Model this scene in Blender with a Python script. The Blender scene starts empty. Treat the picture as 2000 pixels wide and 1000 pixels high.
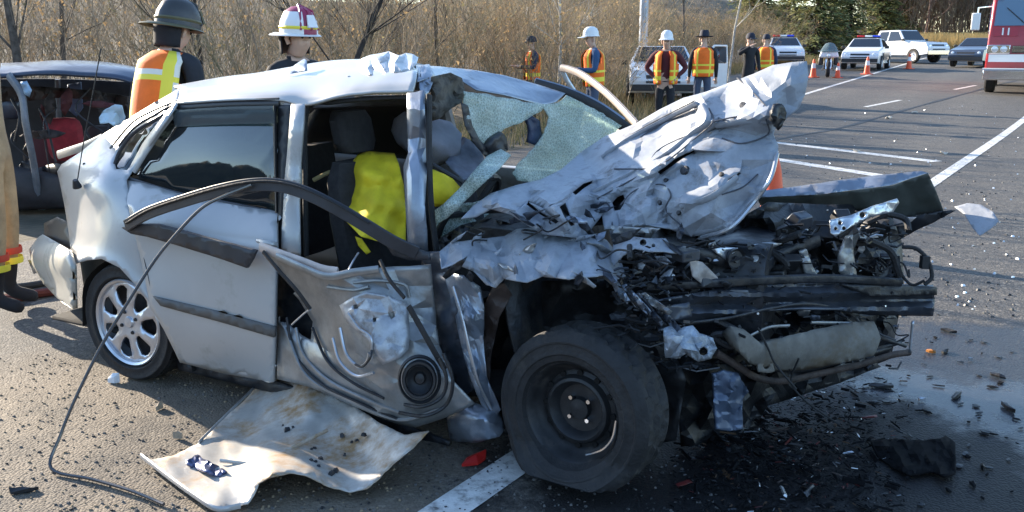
import bpy, bmesh, math, random
import numpy as np
from mathutils import Vector, Matrix, noise
from mathutils.geometry import delaunay_2d_cdt

random.seed(7)
rnd = random.random
def U(a, b): return a + (b - a) * random.random()

scene = bpy.context.scene
C = scene.collection

# ------------------------------------------------------------------ camera
FPX, CAM_H, PITCH = 1800.0, 1.55, math.radians(12.7)     # focal length in photo pixels (2000 wide)
cam_data = bpy.data.cameras.new('camera')
cam_data.sensor_width = 36.0
cam_data.lens = 36.0 * FPX / 2000.0
cam_data.clip_start = 0.05
cam_data.clip_end = 3000.0
cam = bpy.data.objects.new('camera', cam_data)
cam.location = (0, 0, CAM_H)
cam.rotation_euler = (math.pi / 2 - PITCH, 0, 0)
C.objects.link(cam)
scene.camera = cam

# ------------------------------------------------------------------ sky and sun
SUN_EL = math.radians(19.0)
SUN_H = Vector((-0.775, 0.632, 0)).normalized()            # horizontal direction towards the sun
world = bpy.data.worlds.new('World')
scene.world = world
world.use_nodes = True
wn, wl = world.node_tree.nodes, world.node_tree.links
wn.clear()
sky = wn.new('ShaderNodeTexSky')
sky.sky_type = 'NISHITA'
sky.sun_disc = False
sky.sun_elevation = SUN_EL
sky.sun_rotation = math.atan2(SUN_H.x, SUN_H.y)
sky.air_density = 1.0
sky.dust_density = 0.35
sky.ozone_density = 2.2
bg = wn.new('ShaderNodeBackground')
bg.inputs['Strength'].default_value = 0.15
wo = wn.new('ShaderNodeOutputWorld')
wl.new(sky.outputs[0], bg.inputs['Color'])
wl.new(bg.outputs[0], wo.inputs['Surface'])

sun_data = bpy.data.lights.new('sun', 'SUN')
sun_data.energy = 5.0
sun_data.angle = math.radians(0.5)
sun_data.color = (1.0, 0.86, 0.68)
sun = bpy.data.objects.new('sun', sun_data)
to_sun = Vector((SUN_H.x * math.cos(SUN_EL), SUN_H.y * math.cos(SUN_EL), math.sin(SUN_EL)))
sun.rotation_euler = to_sun.to_track_quat('Z', 'Y').to_euler()
C.objects.link(sun)

vs = scene.view_settings
vs.view_transform = 'Standard'
vs.look = 'None'
vs.exposure = 1.6
vs.gamma = 1.0
vs.use_curve_mapping = False
scene.cycles.max_bounces = 6
scene.cycles.transparent_max_bounces = 12
scene.cycles.use_denoising = True

# ------------------------------------------------------------------ pixel to place helpers
cP, sP = math.cos(PITCH), math.sin(PITCH)
def ray(px, py):
    u, d = px - 1000.0, py - 500.0
    return Vector((u, -d * sP + FPX * cP, -d * cP - FPX * sP))
def prof(y):                                             # the road climbs gently away from the wreck
    if y < 15: return 0.0
    if y < 21: return 0.02 * (y - 15) ** 2 / 12.0
    return 0.02 * (min(y, 160.0) - 18.0)
def ground_at(px, py, lift=0.0):
    r = ray(px, py); g = lambda t: CAM_H + r.z * t - prof(r.y * t) - lift
    lo, hi = 0.0, 1.0 / r.y
    while g(hi) > 0 and r.y * hi < 150: lo = hi; hi *= 1.25
    for _ in range(40):
        t = (lo + hi) / 2
        if g(t) > 0: lo = t
        else: hi = t
    return Vector((r.x * t, r.y * t, CAM_H + r.z * t))
def at_depth(px, py, y):                                 # the point of a pixel at a given distance along the road axis
    r = ray(px, py); t = y / r.y
    return Vector((r.x * t, y, CAM_H + r.z * t))

HD = math.radians(27.0)                                  # heading of the wrecked car
LX, WX = Vector((math.cos(HD), -math.sin(HD), 0)), Vector((math.sin(HD), math.cos(HD), 0))
CO = ground_at(255, 745)                                 # car origin: contact point of its rear wheel
def car(l, w, z): return CO + LX * l + WX * w + Vector((0, 0, z))
def at(px, py, w):                                       # a point seen at a pixel, w metres across the car from its near side
    r = ray(px, py)
    k = CO.dot(WX) + w
    t = k / (r.x * WX.x + r.y * WX.y)
    return Vector((r.x * t, r.y * t, CAM_H + r.z * t))

# ------------------------------------------------------------------ materials
MATS = {}
def mat(name, col, rough=0.6, metal=0.0, var=0.0, scale=8.0, bump=0.0, bscale=40.0, col2=None, coat=0.0, spec=0.5,
        dirt=None, dirt_amt=0.0, dirt_scale=3.0, detail=6.0, rvar=0.0):
    if name in MATS: return MATS[name]
    m = bpy.data.materials.new(name); m.use_nodes = True
    n, l = m.node_tree.nodes, m.node_tree.links
    b = n['Principled BSDF']
    b.inputs['Base Color'].default_value = (*col, 1)
    b.inputs['Roughness'].default_value = rough
    b.inputs['Metallic'].default_value = metal
    b.inputs['Coat Weight'].default_value = coat
    b.inputs['Coat Roughness'].default_value = 0.12
    b.inputs['Specular IOR Level'].default_value = spec
    tc = n.new('ShaderNodeTexCoord')
    out = None
    if var > 0 or col2:
        tx = n.new('ShaderNodeTexNoise'); tx.inputs['Scale'].default_value = scale; tx.inputs['Detail'].default_value = detail
        tx.inputs['Roughness'].default_value = 0.65
        l.new(tc.outputs['Object'], tx.inputs['Vector'])
        rp = n.new('ShaderNodeValToRGB')
        c2 = col2 if col2 else tuple(max(0, c * (1 - var)) for c in col)
        c1 = col if col2 else tuple(min(1, c * (1 + var * 0.6)) for c in col)
        rp.color_ramp.elements[0].position = 0.36; rp.color_ramp.elements[0].color = (*c2, 1)
        rp.color_ramp.elements[1].position = 0.64; rp.color_ramp.elements[1].color = (*c1, 1)
        l.new(tx.outputs['Fac'], rp.inputs['Fac'])
        out = rp.outputs['Color']
    if dirt:
        t2 = n.new('ShaderNodeTexNoise'); t2.inputs['Scale'].default_value = dirt_scale; t2.inputs['Detail'].default_value = 9
        t2.inputs['Roughness'].default_value = 0.7
        l.new(tc.outputs['Object'], t2.inputs['Vector'])
        r2 = n.new('ShaderNodeValToRGB')
        r2.color_ramp.elements[0].position = 0.62 - 0.3 * dirt_amt; r2.color_ramp.elements[0].color = (0, 0, 0, 1)
        r2.color_ramp.elements[1].position = 0.80 - 0.3 * dirt_amt; r2.color_ramp.elements[1].color = (1, 1, 1, 1)
        l.new(t2.outputs['Fac'], r2.inputs['Fac'])
        mx = n.new('ShaderNodeMix'); mx.data_type = 'RGBA'
        l.new(r2.outputs['Color'], mx.inputs['Factor'])
        if out: l.new(out, mx.inputs[6])
        else: mx.inputs[6].default_value = (*col, 1)
        mx.inputs[7].default_value = (*dirt, 1)
        out = mx.outputs[2]
        mr = n.new('ShaderNodeMapRange'); mr.inputs['To Min'].default_value = rough; mr.inputs['To Max'].default_value = 0.85
        l.new(r2.outputs['Color'], mr.inputs['Value']); l.new(mr.outputs[0], b.inputs['Roughness'])
        if metal > 0:
            mm = n.new('ShaderNodeMapRange'); mm.inputs['To Min'].default_value = metal; mm.inputs['To Max'].default_value = 0.0
            l.new(r2.outputs['Color'], mm.inputs['Value']); l.new(mm.outputs[0], b.inputs['Metallic'])
    if out: l.new(out, b.inputs['Base Color'])
    if bump > 0:
        tb = n.new('ShaderNodeTexNoise'); tb.inputs['Scale'].default_value = bscale; tb.inputs['Detail'].default_value = 4
        l.new(tc.outputs['Object'], tb.inputs['Vector'])
        bp = n.new('ShaderNodeBump'); bp.inputs['Strength'].default_value = bump; bp.inputs['Distance'].default_value = 0.02
        l.new(tb.outputs['Fac'], bp.inputs['Height']); l.new(bp.outputs['Normal'], b.inputs['Normal'])
    MATS[name] = m
    return m

def glass_mat(name, col, alpha, rough=0.05, frost=0.0, scale=60.0, ior=1.5):
    """tinted glass: part clear, part glossy coloured (crazed where frost > 0)"""
    if name in MATS: return MATS[name]
    m = bpy.data.materials.new(name); m.use_nodes = True
    n, l = m.node_tree.nodes, m.node_tree.links
    b = n['Principled BSDF']; o = n['Material Output']
    b.inputs['Base Color'].default_value = (*col, 1); b.inputs['Roughness'].default_value = rough; b.inputs['IOR'].default_value = ior
    tr = n.new('ShaderNodeBsdfTransparent'); tr.inputs['Color'].default_value = (0.75, 0.88, 0.84, 1)
    mx = n.new('ShaderNodeMixShader'); mx.inputs[0].default_value = alpha
    if frost > 0:
        tc = n.new('ShaderNodeTexCoord')
        vo = n.new('ShaderNodeTexVoronoi'); vo.feature = 'DISTANCE_TO_EDGE'; vo.inputs['Scale'].default_value = scale
        l.new(tc.outputs['Object'], vo.inputs['Vector'])
        no = n.new('ShaderNodeTexNoise'); no.inputs['Scale'].default_value = 7.0; no.inputs['Detail'].default_value = 6
        l.new(tc.outputs['Object'], no.inputs['Vector'])
        r1 = n.new('ShaderNodeMapRange'); r1.inputs['From Min'].default_value = 0.0; r1.inputs['From Max'].default_value = 0.12
        r1.inputs['To Min'].default_value = frost; r1.inputs['To Max'].default_value = 0.0
        l.new(vo.outputs['Distance'], r1.inputs['Value'])
        r2 = n.new('ShaderNodeMapRange'); r2.inputs['From Min'].default_value = 0.3; r2.inputs['From Max'].default_value = 0.7
        r2.inputs['To Min'].default_value = alpha - 0.18; r2.inputs['To Max'].default_value = alpha + 0.15
        l.new(no.outputs['Fac'], r2.inputs['Value'])
        ad = n.new('ShaderNodeMath'); ad.operation = 'ADD'; ad.use_clamp = True
        l.new(r1.outputs[0], ad.inputs[0]); l.new(r2.outputs[0], ad.inputs[1]); l.new(ad.outputs[0], mx.inputs[0])
        bp = n.new('ShaderNodeBump'); bp.inputs['Strength'].default_value = 0.5; bp.inputs['Distance'].default_value = 0.01
        l.new(vo.outputs['Distance'], bp.inputs['Height']); l.new(bp.outputs['Normal'], b.inputs['Normal'])
    l.new(tr.outputs[0], mx.inputs[1]); l.new(b.outputs[0], mx.inputs[2]); l.new(mx.outputs[0], o.inputs['Surface'])
    MATS[name] = m
    return m

def emit_mat(name, col, strength):
    if name in MATS: return MATS[name]
    m = mat(name, col, 0.4)
    b = m.node_tree.nodes['Principled BSDF']
    b.inputs['Emission Color'].default_value = (*col, 1); b.inputs['Emission Strength'].default_value = strength
    return m

# ------------------------------------------------------------------ mesh helpers
def tag(o, label=None, cat=None, group=None, kind=None):
    if label: o['label'] = label
    if cat: o['category'] = cat
    if group: o['group'] = group
    if kind: o['kind'] = kind
    return o
ORIGIN = {}
def empty(name, loc, rz=0.0):
    o = bpy.data.objects.new(name, None)
    o.empty_display_size = 0.2
    o.location = loc; o.rotation_euler = (0, 0, rz)
    C.objects.link(o)
    ORIGIN[o.name] = Vector(loc)
    return o
def obj(name, verts, faces, m, parent=None, smooth=40, world=True, thick=0.0, offset=0.0, mats=None, fmat=None, bevel=0.0):
    """ONE mesh object. With a parent and world=True the vertices are world points and get moved into the parent's frame."""
    me = bpy.data.meshes.new(name)
    org = ORIGIN.get(parent.name) if (parent and world) else None
    vs_ = [(v[0] - org.x, v[1] - org.y, v[2] - org.z) for v in verts] if org is not None else [tuple(v) for v in verts]
    me.from_pydata(vs_, [], [tuple(f) for f in faces])
    for mm in (mats or [m]): me.materials.append(mm)
    if fmat:
        for p_, k in zip(me.polygons, fmat): p_.material_index = k
    me.update()
    if smooth is not None and len(me.polygons):
        me.polygons.foreach_set('use_smooth', [True] * len(me.polygons))
        me.set_sharp_from_angle(angle=math.radians(smooth))
    o = bpy.data.objects.new(name, me)
    C.objects.link(o)
    if parent is not None:
        o.parent = parent
        if org is not None: ORIGIN[o.name] = org
    if thick:
        s = o.modifiers.new('solid', 'SOLIDIFY'); s.thickness = thick; s.offset = offset
    if bevel:
        b = o.modifiers.new('bevel', 'BEVEL'); b.width = bevel; b.segments = 2; b.limit_method = 'ANGLE'
    return o

class MB:
    """collects shapes for ONE mesh"""
    def __init__(s): s.v = []; s.f = []; s.m = []
    def add(s, v, f, k=0):
        b = len(s.v); s.v += [Vector(x) for x in v]; s.f += [tuple(i + b for i in q) for q in f]; s.m += [k] * len(f)
        return s
    def box(s, c, size, rot=None, k=0, taper=1.0):
        hx, hy, hz = (x / 2 for x in size); c = Vector(c)
        vs_ = [Vector((x * (taper if z > 0 else 1), y * (taper if z > 0 else 1), z)) for z in (-hz, hz) for y in (-hy, hy) for x in (-hx, hx)]
        if rot is not None: vs_ = [rot @ v for v in vs_]
        return s.add([v + c for v in vs_], [(0, 2, 3, 1), (4, 5, 7, 6), (0, 1, 5, 4), (2, 6, 7, 3), (0, 4, 6, 2), (1, 3, 7, 5)], k)
    def tube(s, pts, r, n=8, k=0, flat=1.0, up=None, cap=True, ph=0.0):
        pts = [Vector(p) for p in pts]; rr = r if isinstance(r, (list, tuple)) else [r] * len(pts)
        rings = []; prev = up
        for i, p in enumerate(pts):
            t = (pts[min(i + 1, len(pts) - 1)] - pts[max(i - 1, 0)])
            t = t.normalized() if t.length > 1e-9 else Vector((0, 0, 1))
            a = prev if prev is not None else (Vector((0, 0, 1)) if abs(t.z) < 0.9 else Vector((1, 0, 0)))
            x = (a - t * a.dot(t))
            if x.length < 1e-6: x = t.orthogonal()
            x.normalize(); y = t.cross(x); prev = x
            rings.append([p + x * math.cos(2 * math.pi * j / n + ph) * rr[i] + y * math.sin(2 * math.pi * j / n + ph) * rr[i] * flat for j in range(n)])
        v = [q for g in rings for q in g]; f = []
        for i in range(len(pts) - 1):
            for j in range(n):
                a, b = i * n + j, i * n + (j + 1) % n
                f.append((a, b, b + n, a + n))
        if cap:
            f.append(tuple(range(n - 1, -1, -1))); f.append(tuple((len(pts) - 1) * n + j for j in range(n)))
        return s.add(v, f, k)
    def lathe(s, prof_, n, M=None, k=0, close=False):
        """profile of (radius, along) pairs turned about the local Z axis"""
        v = []; f = []; q = len(prof_)
        for j in range(n):
            a = 2 * math.pi * j / n
            for r, h in prof_: v.append(Vector((r * math.cos(a), r * math.sin(a), h)))
        for j in range(n):
            for i in range(q - 1 + (1 if close else 0)):
                a = j * q + i; b = j * q + (i + 1) % q; c = ((j + 1) % n) * q + (i + 1) % q; d = ((j + 1) % n) * q + i
                f.append((a, d, c, b))
        if M is not None: v = [M @ x for x in v]
        return s.add(v, f, k)
    def build(s, name, m, parent=None, **kw):
        if isinstance(m, (list, tuple)): return obj(name, s.v, s.f, None, parent, mats=m, fmat=s.m, **kw)
        return obj(name, s.v, s.f, m, parent, **kw)

def crom(P, n):
    """Catmull-Rom through points (rows of an array) with n steps between"""
    P = np.asarray(P, float); out = []
    Q = np.vstack([2 * P[0] - P[1], P, 2 * P[-1] - P[-2]])
    for i in range(1, len(Q) - 2):
        for t in np.linspace(0, 1, n, endpoint=False):
            a, b, c, d = Q[i - 1], Q[i], Q[i + 1], Q[i + 2]
            out.append(0.5 * (2 * b + (c - a) * t + (2 * a - 5 * b + 4 * c - d) * t * t + (3 * b - a - 3 * c + d) * t ** 3))
    out.append(P[-1])
    return np.array(out)
def curve(P, n=6): return [Vector(p) for p in crom([tuple(q) for q in P], n)]
def patch(rows, nu=6, nv=6):
    """smooth surface through rows of points; returns verts, faces"""
    R = [crom([tuple(p) for p in r], nu) for r in rows]
    G = crom(np.array([r.ravel() for r in R]), nv).reshape(-1, len(R[0]), 3)
    h, w = G.shape[:2]
    v = [Vector(p) for p in G.reshape(-1, 3)]
    f = [(i * w + j, i * w + j + 1, (i + 1) * w + j + 1, (i + 1) * w + j) for i in range(h - 1) for j in range(w - 1)]
    return v, f

def inside(p, poly):
    x, y = p; c = False; n = len(poly)
    for i in range(n):
        x1, y1 = poly[i]; x2, y2 = poly[(i + 1) % n]
        if (y1 > y) != (y2 > y) and x < (x2 - x1) * (y - y1) / (y2 - y1 + 1e-12) + x1: c = not c
    return c
def densify(poly, step, jag=0.0):
    out = []
    for i, a in enumerate(poly):
        b = poly[(i + 1) % len(poly)]
        d = math.hypot(b[0] - a[0], b[1] - a[1]); k = max(1, round(d / step))
        for j in range(k):
            t = j / k
            q = [a[0] + (b[0] - a[0]) * t, a[1] + (b[1] - a[1]) * t]
            if jag and j: q[0] += U(-jag, jag); q[1] += U(-jag, jag)
            out.append(tuple(q))
    return out
def tri2d(poly, holes=(), step=10.0, jag=0.0):
    loops = [densify(poly, step, jag)] + [densify(h, step, jag) for h in holes]
    V, E = [], []
    for lp in loops:
        b = len(V); V += lp; E += [(b + i, b + (i + 1) % len(lp)) for i in range(len(lp))]
    xs = [p[0] for p in poly]; ys = [p[1] for p in poly]
    x = min(xs); row = 0
    edge = list(V)
    y = min(ys) + step * 0.5
    ea = np.array(edge)
    while y < max(ys):
        x = min(xs) + (0.5 if row % 2 else 0.0) * step
        while x < max(xs):
            q = (x + U(-.18, .18) * step, y + U(-.18, .18) * step)
            if inside(q, loops[0]) and not any(inside(q, h) for h in loops[1:]):
                if np.min((ea[:, 0] - q[0]) ** 2 + (ea[:, 1] - q[1]) ** 2) > (0.45 * step) ** 2: V.append(q)
            x += step
        y += step * 0.87; row += 1
    r = delaunay_2d_cdt([Vector(p) for p in V], E, [], 0, 1e-4)
    ov, of = [tuple(p) for p in r[0]], r[2]
    keep = []
    for f in of:
        c = (sum(ov[i][0] for i in f) / len(f), sum(ov[i][1] for i in f) / len(f))
        if inside(c, loops[0]) and not any(inside(c, h) for h in loops[1:]): keep.append(tuple(f))
    return ov, keep
class Field:
    """smooth interpolation of scattered values; kink=True leaves creases at the control points"""
    def __init__(s, ctrl, kink=False):
        A = np.array([(c[0], c[1]) for c in ctrl], float) / 100.0; val = np.array([c[2] for c in ctrl], float)
        n = len(A); D = np.sqrt(((A[:, None] - A[None]) ** 2).sum(-1)); s.p = 1 if kink else 3
        K = D ** s.p
        deg = 3 if n >= 3 else 1
        Pm = np.hstack([np.ones((n, 1)), A]) if deg == 3 else np.ones((n, 1))
        M = np.block([[K, Pm], [Pm.T, np.zeros((deg, deg))]])
        s.c = np.linalg.lstsq(M, np.concatenate([val, np.zeros(deg)]), rcond=None)[0]
        s.A = A; s.n = n; s.deg = deg
    def __call__(s, x, y):
        q = np.array((x, y)) / 100.0
        d = np.sqrt(((s.A - q) ** 2).sum(-1)) ** s.p
        v = float(d @ s.c[:s.n]) + s.c[s.n]
        if s.deg == 3: v += s.c[s.n + 1] * q[0] + s.c[s.n + 2] * q[1]
        return v
def _hash(i, j, k):
    v = math.sin(i * 127.1 + j * 311.7 + k * 74.7) * 43758.5453
    return (v - math.floor(v)) * 2 - 1
def facet(x, y, seed):
    """flat triangular facets meeting in creases (linear noise on a warped triangle lattice)"""
    x += .45 * noise.noise(Vector((x * .9, y * .9, seed * 1.7))); y += .45 * noise.noise(Vector((x * .9 + 9, y * .9, seed * 1.7 + 4)))
    s = (x + y) * .36603; i = math.floor(x + s); j = math.floor(y + s); fx, fy = x + s - i, y + s - j
    a, d = _hash(i, j, seed), _hash(i + 1, j + 1, seed)
    if fx > fy: b = _hash(i + 1, j, seed); return a + (b - a) * fx + (d - b) * fy
    b = _hash(i, j + 1, seed); return a + (b - a) * fy + (d - b) * fx
def crumple(x, y, seed, freq=0.02, octs=4):
    """folded sheet metal: flat faces between sharp creases at a few scales"""
    a = 0.0; amp = .55
    for k in range(min(octs, 3)):
        a += amp * facet(x * freq + seed * 3.7, y * freq - seed * 2.3, seed + k * 5); amp *= .38; freq *= 2.4
    return a
def sheet(name, poly, ctrl, m, parent, step=10, holes=(), thick=0.003, amp=0.0, freq=0.02, octs=4, jag=0.0, kink=False, seed=1, smooth=35,
          offset=0.0, lift=None, mats=None, fpick=None):
    """sheet-metal panel: outline in photo pixels, ctrl = (px, py, metres across the car)"""
    V2, F = tri2d(poly, holes, step, jag)
    fld = Field(ctrl, kink) if not callable(ctrl) else ctrl
    V = []
    for x, y in V2:
        w = fld(x, y)
        if amp: w += amp * crumple(x, y, seed, freq, octs)
        if lift: w += lift(x, y)
        V.append(at(x, y, w))
    fm = [fpick(*(sum(V2[i][k] for i in f) / 3 for k in (0, 1))) for f in F] if fpick else None
    return obj(name, V, F, m, parent, smooth=smooth, thick=thick, offset=offset, mats=mats, fmat=fm)
def creased(name, poly, ctrl, m, parent, coarse=34, amp=.03, fine=.14, sub=2, ang=0.0, stretch=1.0, thick=.004, holes=(), seed=1, kink=False, lift=None, smooth=14, jag=1.0):
    """torn and folded sheet metal: big flat facets that meet in sharp creases along the mesh edges, small dents inside them"""
    st = random.getstate(); random.seed(seed * 101 + 7)
    ca, sa = math.cos(ang), math.sin(ang)
    fw = lambda p: ((p[0] * ca + p[1] * sa) / stretch, -p[0] * sa + p[1] * ca)
    bw = lambda q: (q[0] * stretch * ca - q[1] * sa, q[0] * stretch * sa + q[1] * ca)
    V2, F = tri2d([fw(p) for p in poly], [[fw(p) for p in h] for h in holes], coarse, jag)
    V2 = [bw(q) for q in V2]; fld = ctrl if callable(ctrl) else Field(ctrl, kink)
    W = [fld(x, y) + U(-amp, amp) for x, y in V2]
    base = [fld(x, y) for x, y in V2]
    for it in range(sub):
        mid = {}; F2 = []; k = fine * (.5 ** it)
        def mp(a, b):
            key = (min(a, b), max(a, b))
            if key not in mid:
                x, y = (V2[a][0] + V2[b][0]) / 2, (V2[a][1] + V2[b][1]) / 2; g = fld(x, y)
                V2.append((x, y)); base.append(g)
                W.append(g + ((W[a] - base[a]) + (W[b] - base[b])) / 2 + U(-amp, amp) * k); mid[key] = len(V2) - 1
            return mid[key]
        for a, b, c in F:
            ab, bc, ac = mp(a, b), mp(b, c), mp(a, c); F2 += [(a, ab, ac), (ab, b, bc), (ac, bc, c), (ab, bc, ac)]
        F = F2
    random.setstate(st)
    W = [w + (lift(x, y) if lift else 0) for (x, y), w in zip(V2, W)]
    SURF[name] = (np.array(V2), np.array(W))
    return obj(name, [at(x, y, w) for (x, y), w in zip(V2, W)], F, m, parent, smooth=smooth, thick=thick)
SURF = {}
def on(name, x, y):                                      # depth of a built sheet at a pixel
    P_, W_ = SURF[name]; d = ((P_ - np.array((x, y))) ** 2).sum(1); i = np.argsort(d)[:4]; k = 1 / (d[i] + 1.0)
    return float((W_[i] * k).sum() / k.sum())
def strip(name, pts, width, thick, m, parent, n=6, up=None, rect=False):
    """flat band swept along points (px, py, w)"""
    P = curve([at(*p) for p in pts], n)
    mb = MB(); u_ = up if up is not None else Vector((0, 0, 1))
    if rect: mb.tube(P, width * .7071, n=4, flat=thick / width, up=u_, ph=math.pi / 4); return mb.build(name, m, parent, bevel=.003)
    mb.tube(P, width / 2, n=8, flat=thick / width, up=u_)
    return mb.build(name, m, parent)
def hose(name, pts, r, m, parent, n=6, ns=7):
    P = curve([at(*p) for p in pts], n); mb = MB(); mb.tube(P, r, n=ns)
    return mb.build(name, m, parent)
def rot_axis(zdir, xhint=Vector((0, 0, 1))):
    z = Vector(zdir).normalized(); x = (xhint - z * xhint.dot(z)).normalized(); y = z.cross(x)
    return Matrix((x, y, z)).transposed()
# ================================================================== SETTING
def edge_x(y): return 9.7 + (y - 30.0) * 0.585           # left edge line of the road, running away to the right
def shoulder(y):                                         # paved width left of that line, wider at the far end
    t = max(0.0, min(1.0, (y - 22.0) / 9.0)); return .5 + 5.5 * t * t * (3 - 2 * t)

def road_material():
    m = bpy.data.materials.new('asphalt'); m.use_nodes = True
    n, l = m.node_tree.nodes, m.node_tree.links
    b = n['Principled BSDF']
    tc = n.new('ShaderNodeTexCoord')
    def noise_(sc, det=6, rough=.6, dist=0.0):
        t = n.new('ShaderNodeTexNoise'); t.inputs['Scale'].default_value = sc; t.inputs['Detail'].default_value = det
        t.inputs['Roughness'].default_value = rough; t.inputs['Distortion'].default_value = dist
        l.new(tc.outputs['Object'], t.inputs['Vector']); return t.outputs['Fac']
    def ramp(f, a, b_, ca, cb):
        r = n.new('ShaderNodeValToRGB'); r.color_ramp.elements[0].position = a; r.color_ramp.elements[1].position = b_
        r.color_ramp.elements[0].color = (*ca, 1); r.color_ramp.elements[1].color = (*cb, 1)
        l.new(f, r.inputs['Fac']); return r.outputs['Color']
    def mix(f, a, b_, mode='MIX'):
        x = n.new('ShaderNodeMix'); x.data_type = 'RGBA'; x.blend_type = mode
        if isinstance(f, float): x.inputs['Factor'].default_value = f
        else: l.new(f, x.inputs['Factor'])
        for k, v in ((6, a), (7, b_)):
            if isinstance(v, tuple): x.inputs[k].default_value = (*v, 1)
            else: l.new(v, x.inputs[k])
        return x.outputs[2]
    def math_(op, a, b_=None, clamp=False):
        x = n.new('ShaderNodeMath'); x.operation = op; x.use_clamp = clamp
        for k, v in ((0, a), (1, b_)):
            if v is None: continue
            if isinstance(v, (int, float)): x.inputs[k].default_value = v
            else: l.new(v, x.inputs[k])
        return x.outputs[0]
    def blob(cx, cy, rx, ry, rot, nz, namp, soft):
        mp = n.new('ShaderNodeMapping'); mp.vector_type = 'TEXTURE'
        mp.inputs['Location'].default_value = (cx, cy, 0); mp.inputs['Rotation'].default_value = (0, 0, rot)
        mp.inputs['Scale'].default_value = (rx, ry, 1000)
        l.new(tc.outputs['Object'], mp.inputs['Vector'])
        ln = n.new('ShaderNodeVectorMath'); ln.operation = 'LENGTH'; l.new(mp.outputs[0], ln.inputs[0])
        d = math_('ADD', ln.outputs['Value'], math_('MULTIPLY', math_('SUBTRACT', nz, 0.5), namp))
        r = n.new('ShaderNodeMapRange'); r.interpolation_type = 'SMOOTHSTEP'
        r.inputs['From Min'].default_value = 1.0 - soft; r.inputs['From Max'].default_value = 1.0 + soft
        r.inputs['To Min'].default_value = 1.0; r.inputs['To Max'].default_value = 0.0
        l.new(d, r.inputs['Value']); return r.outputs[0]
    big = noise_(0.5, 5, .6); mid = noise_(3.0, 8, .7); fine = noise_(120.0, 3, .7)
    vo = n.new('ShaderNodeTexVoronoi'); vo.inputs['Scale'].default_value = 95.0; l.new(tc.outputs['Object'], vo.inputs['Vector'])
    vo2 = n.new('ShaderNodeTexVoronoi'); vo2.inputs['Scale'].default_value = 45.0; l.new(tc.outputs['Object'], vo2.inputs['Vector'])
    base = ramp(mid, .3, .7, (.060, .061, .066), (.108, .106, .104))
    base = mix(math_('MULTIPLY', big, .55), base, (.112, .107, .099))
    stone = ramp(vo.outputs['Color'], .25, .9, (.45, .45, .45), (1.9, 1.8, 1.6))
    base = mix(.75, base, mix(1.0, base, stone, 'MULTIPLY'))
    base = mix(ramp(vo2.outputs['Color'], .78, .88, (0, 0, 0), (.7, .7, .7)), base, (.26, .23, .19))
    # dust washed over the shoulder side
    dust = blob(-2.3, 3.0, 2.3, 1.5, .25, mid, 1.3, .35)
    base = mix(math_('MULTIPLY', dust, .7), base, mix(ramp(mid, .35, .65, (0, 0, 0), (1, 1, 1)), (.095, .077, .055), (.28, .22, .15)))
    # worn tyre lanes further off
    wv = n.new('ShaderNodeTexWave'); wv.wave_type = 'BANDS'; wv.inputs['Scale'].default_value = .16; wv.inputs['Distortion'].default_value = 1.0
    wm = n.new('ShaderNodeMapping'); wm.inputs['Rotation'].default_value = (0, 0, math.radians(30.3)); l.new(tc.outputs['Object'], wm.inputs['Vector'])
    l.new(wm.outputs[0], wv.inputs['Vector'])
    base = mix(math_('MULTIPLY', wv.outputs['Fac'], .30), base, (.05, .05, .052))
    # coolant and oil let out by the wreck: damp film, then standing wet
    damp = blob(2.7, 3.55, 2.7, 1.55, .0, mid, .6, .1)
    wet_ = blob(1.75, 3.2, 1.7, 1.15, -.2, mid, 1.0, .14)
    oil = blob(1.0, 3.25, 1.05, .95, -.25, mid, 1.1, .14)
    wet = math_('MULTIPLY', wet_, math_('SUBTRACT', 1.0, math_('MULTIPLY', oil, .85)))
    base = mix(math_('MULTIPLY', damp, .85), base, (.020, .022, .030))
    base = mix(math_('MULTIPLY', oil, .9), base, (.010, .009, .009))
    l.new(base, b.inputs['Base Color'])
    rg = math_('SUBTRACT', .82, math_('MULTIPLY', math_('MULTIPLY', damp, math_('SUBTRACT', 1.0, math_('MULTIPLY', oil, .6))), .40))
    rg = math_('SUBTRACT', rg, math_('MULTIPLY', wet, .20), True)
    l.new(rg, b.inputs['Roughness']); b.inputs['Specular IOR Level'].default_value = .36
    hgt = math_('ADD', math_('MULTIPLY', vo.outputs['Distance'], -1.0), math_('MULTIPLY', fine, .6))
    bs = math_('SUBTRACT', .38, math_('MULTIPLY', wet, .3))
    bp = n.new('ShaderNodeBump'); bp.inputs['Distance'].default_value = .012
    l.new(bs, bp.inputs['Strength']); l.new(hgt, bp.inputs['Height']); l.new(bp.outputs['Normal'], b.inputs['Normal'])
    return m

M_ASPH = road_material()
M_PAINT = mat('road_paint', (.62, .62, .60), .7, var=.25, scale=9, dirt=(.12, .115, .11), dirt_amt=.42, dirt_scale=16, bump=.25, bscale=120)
M_EARTH = mat('earth', (.16, .125, .075), .95, col2=(.07, .06, .035), scale=1.4, detail=10, bump=.6, bscale=6)
M_VERGE = mat('verge_earth', (.11, .09, .06), .95, col2=(.05, .046, .03), scale=2.2, detail=10, bump=.7, bscale=14)

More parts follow.
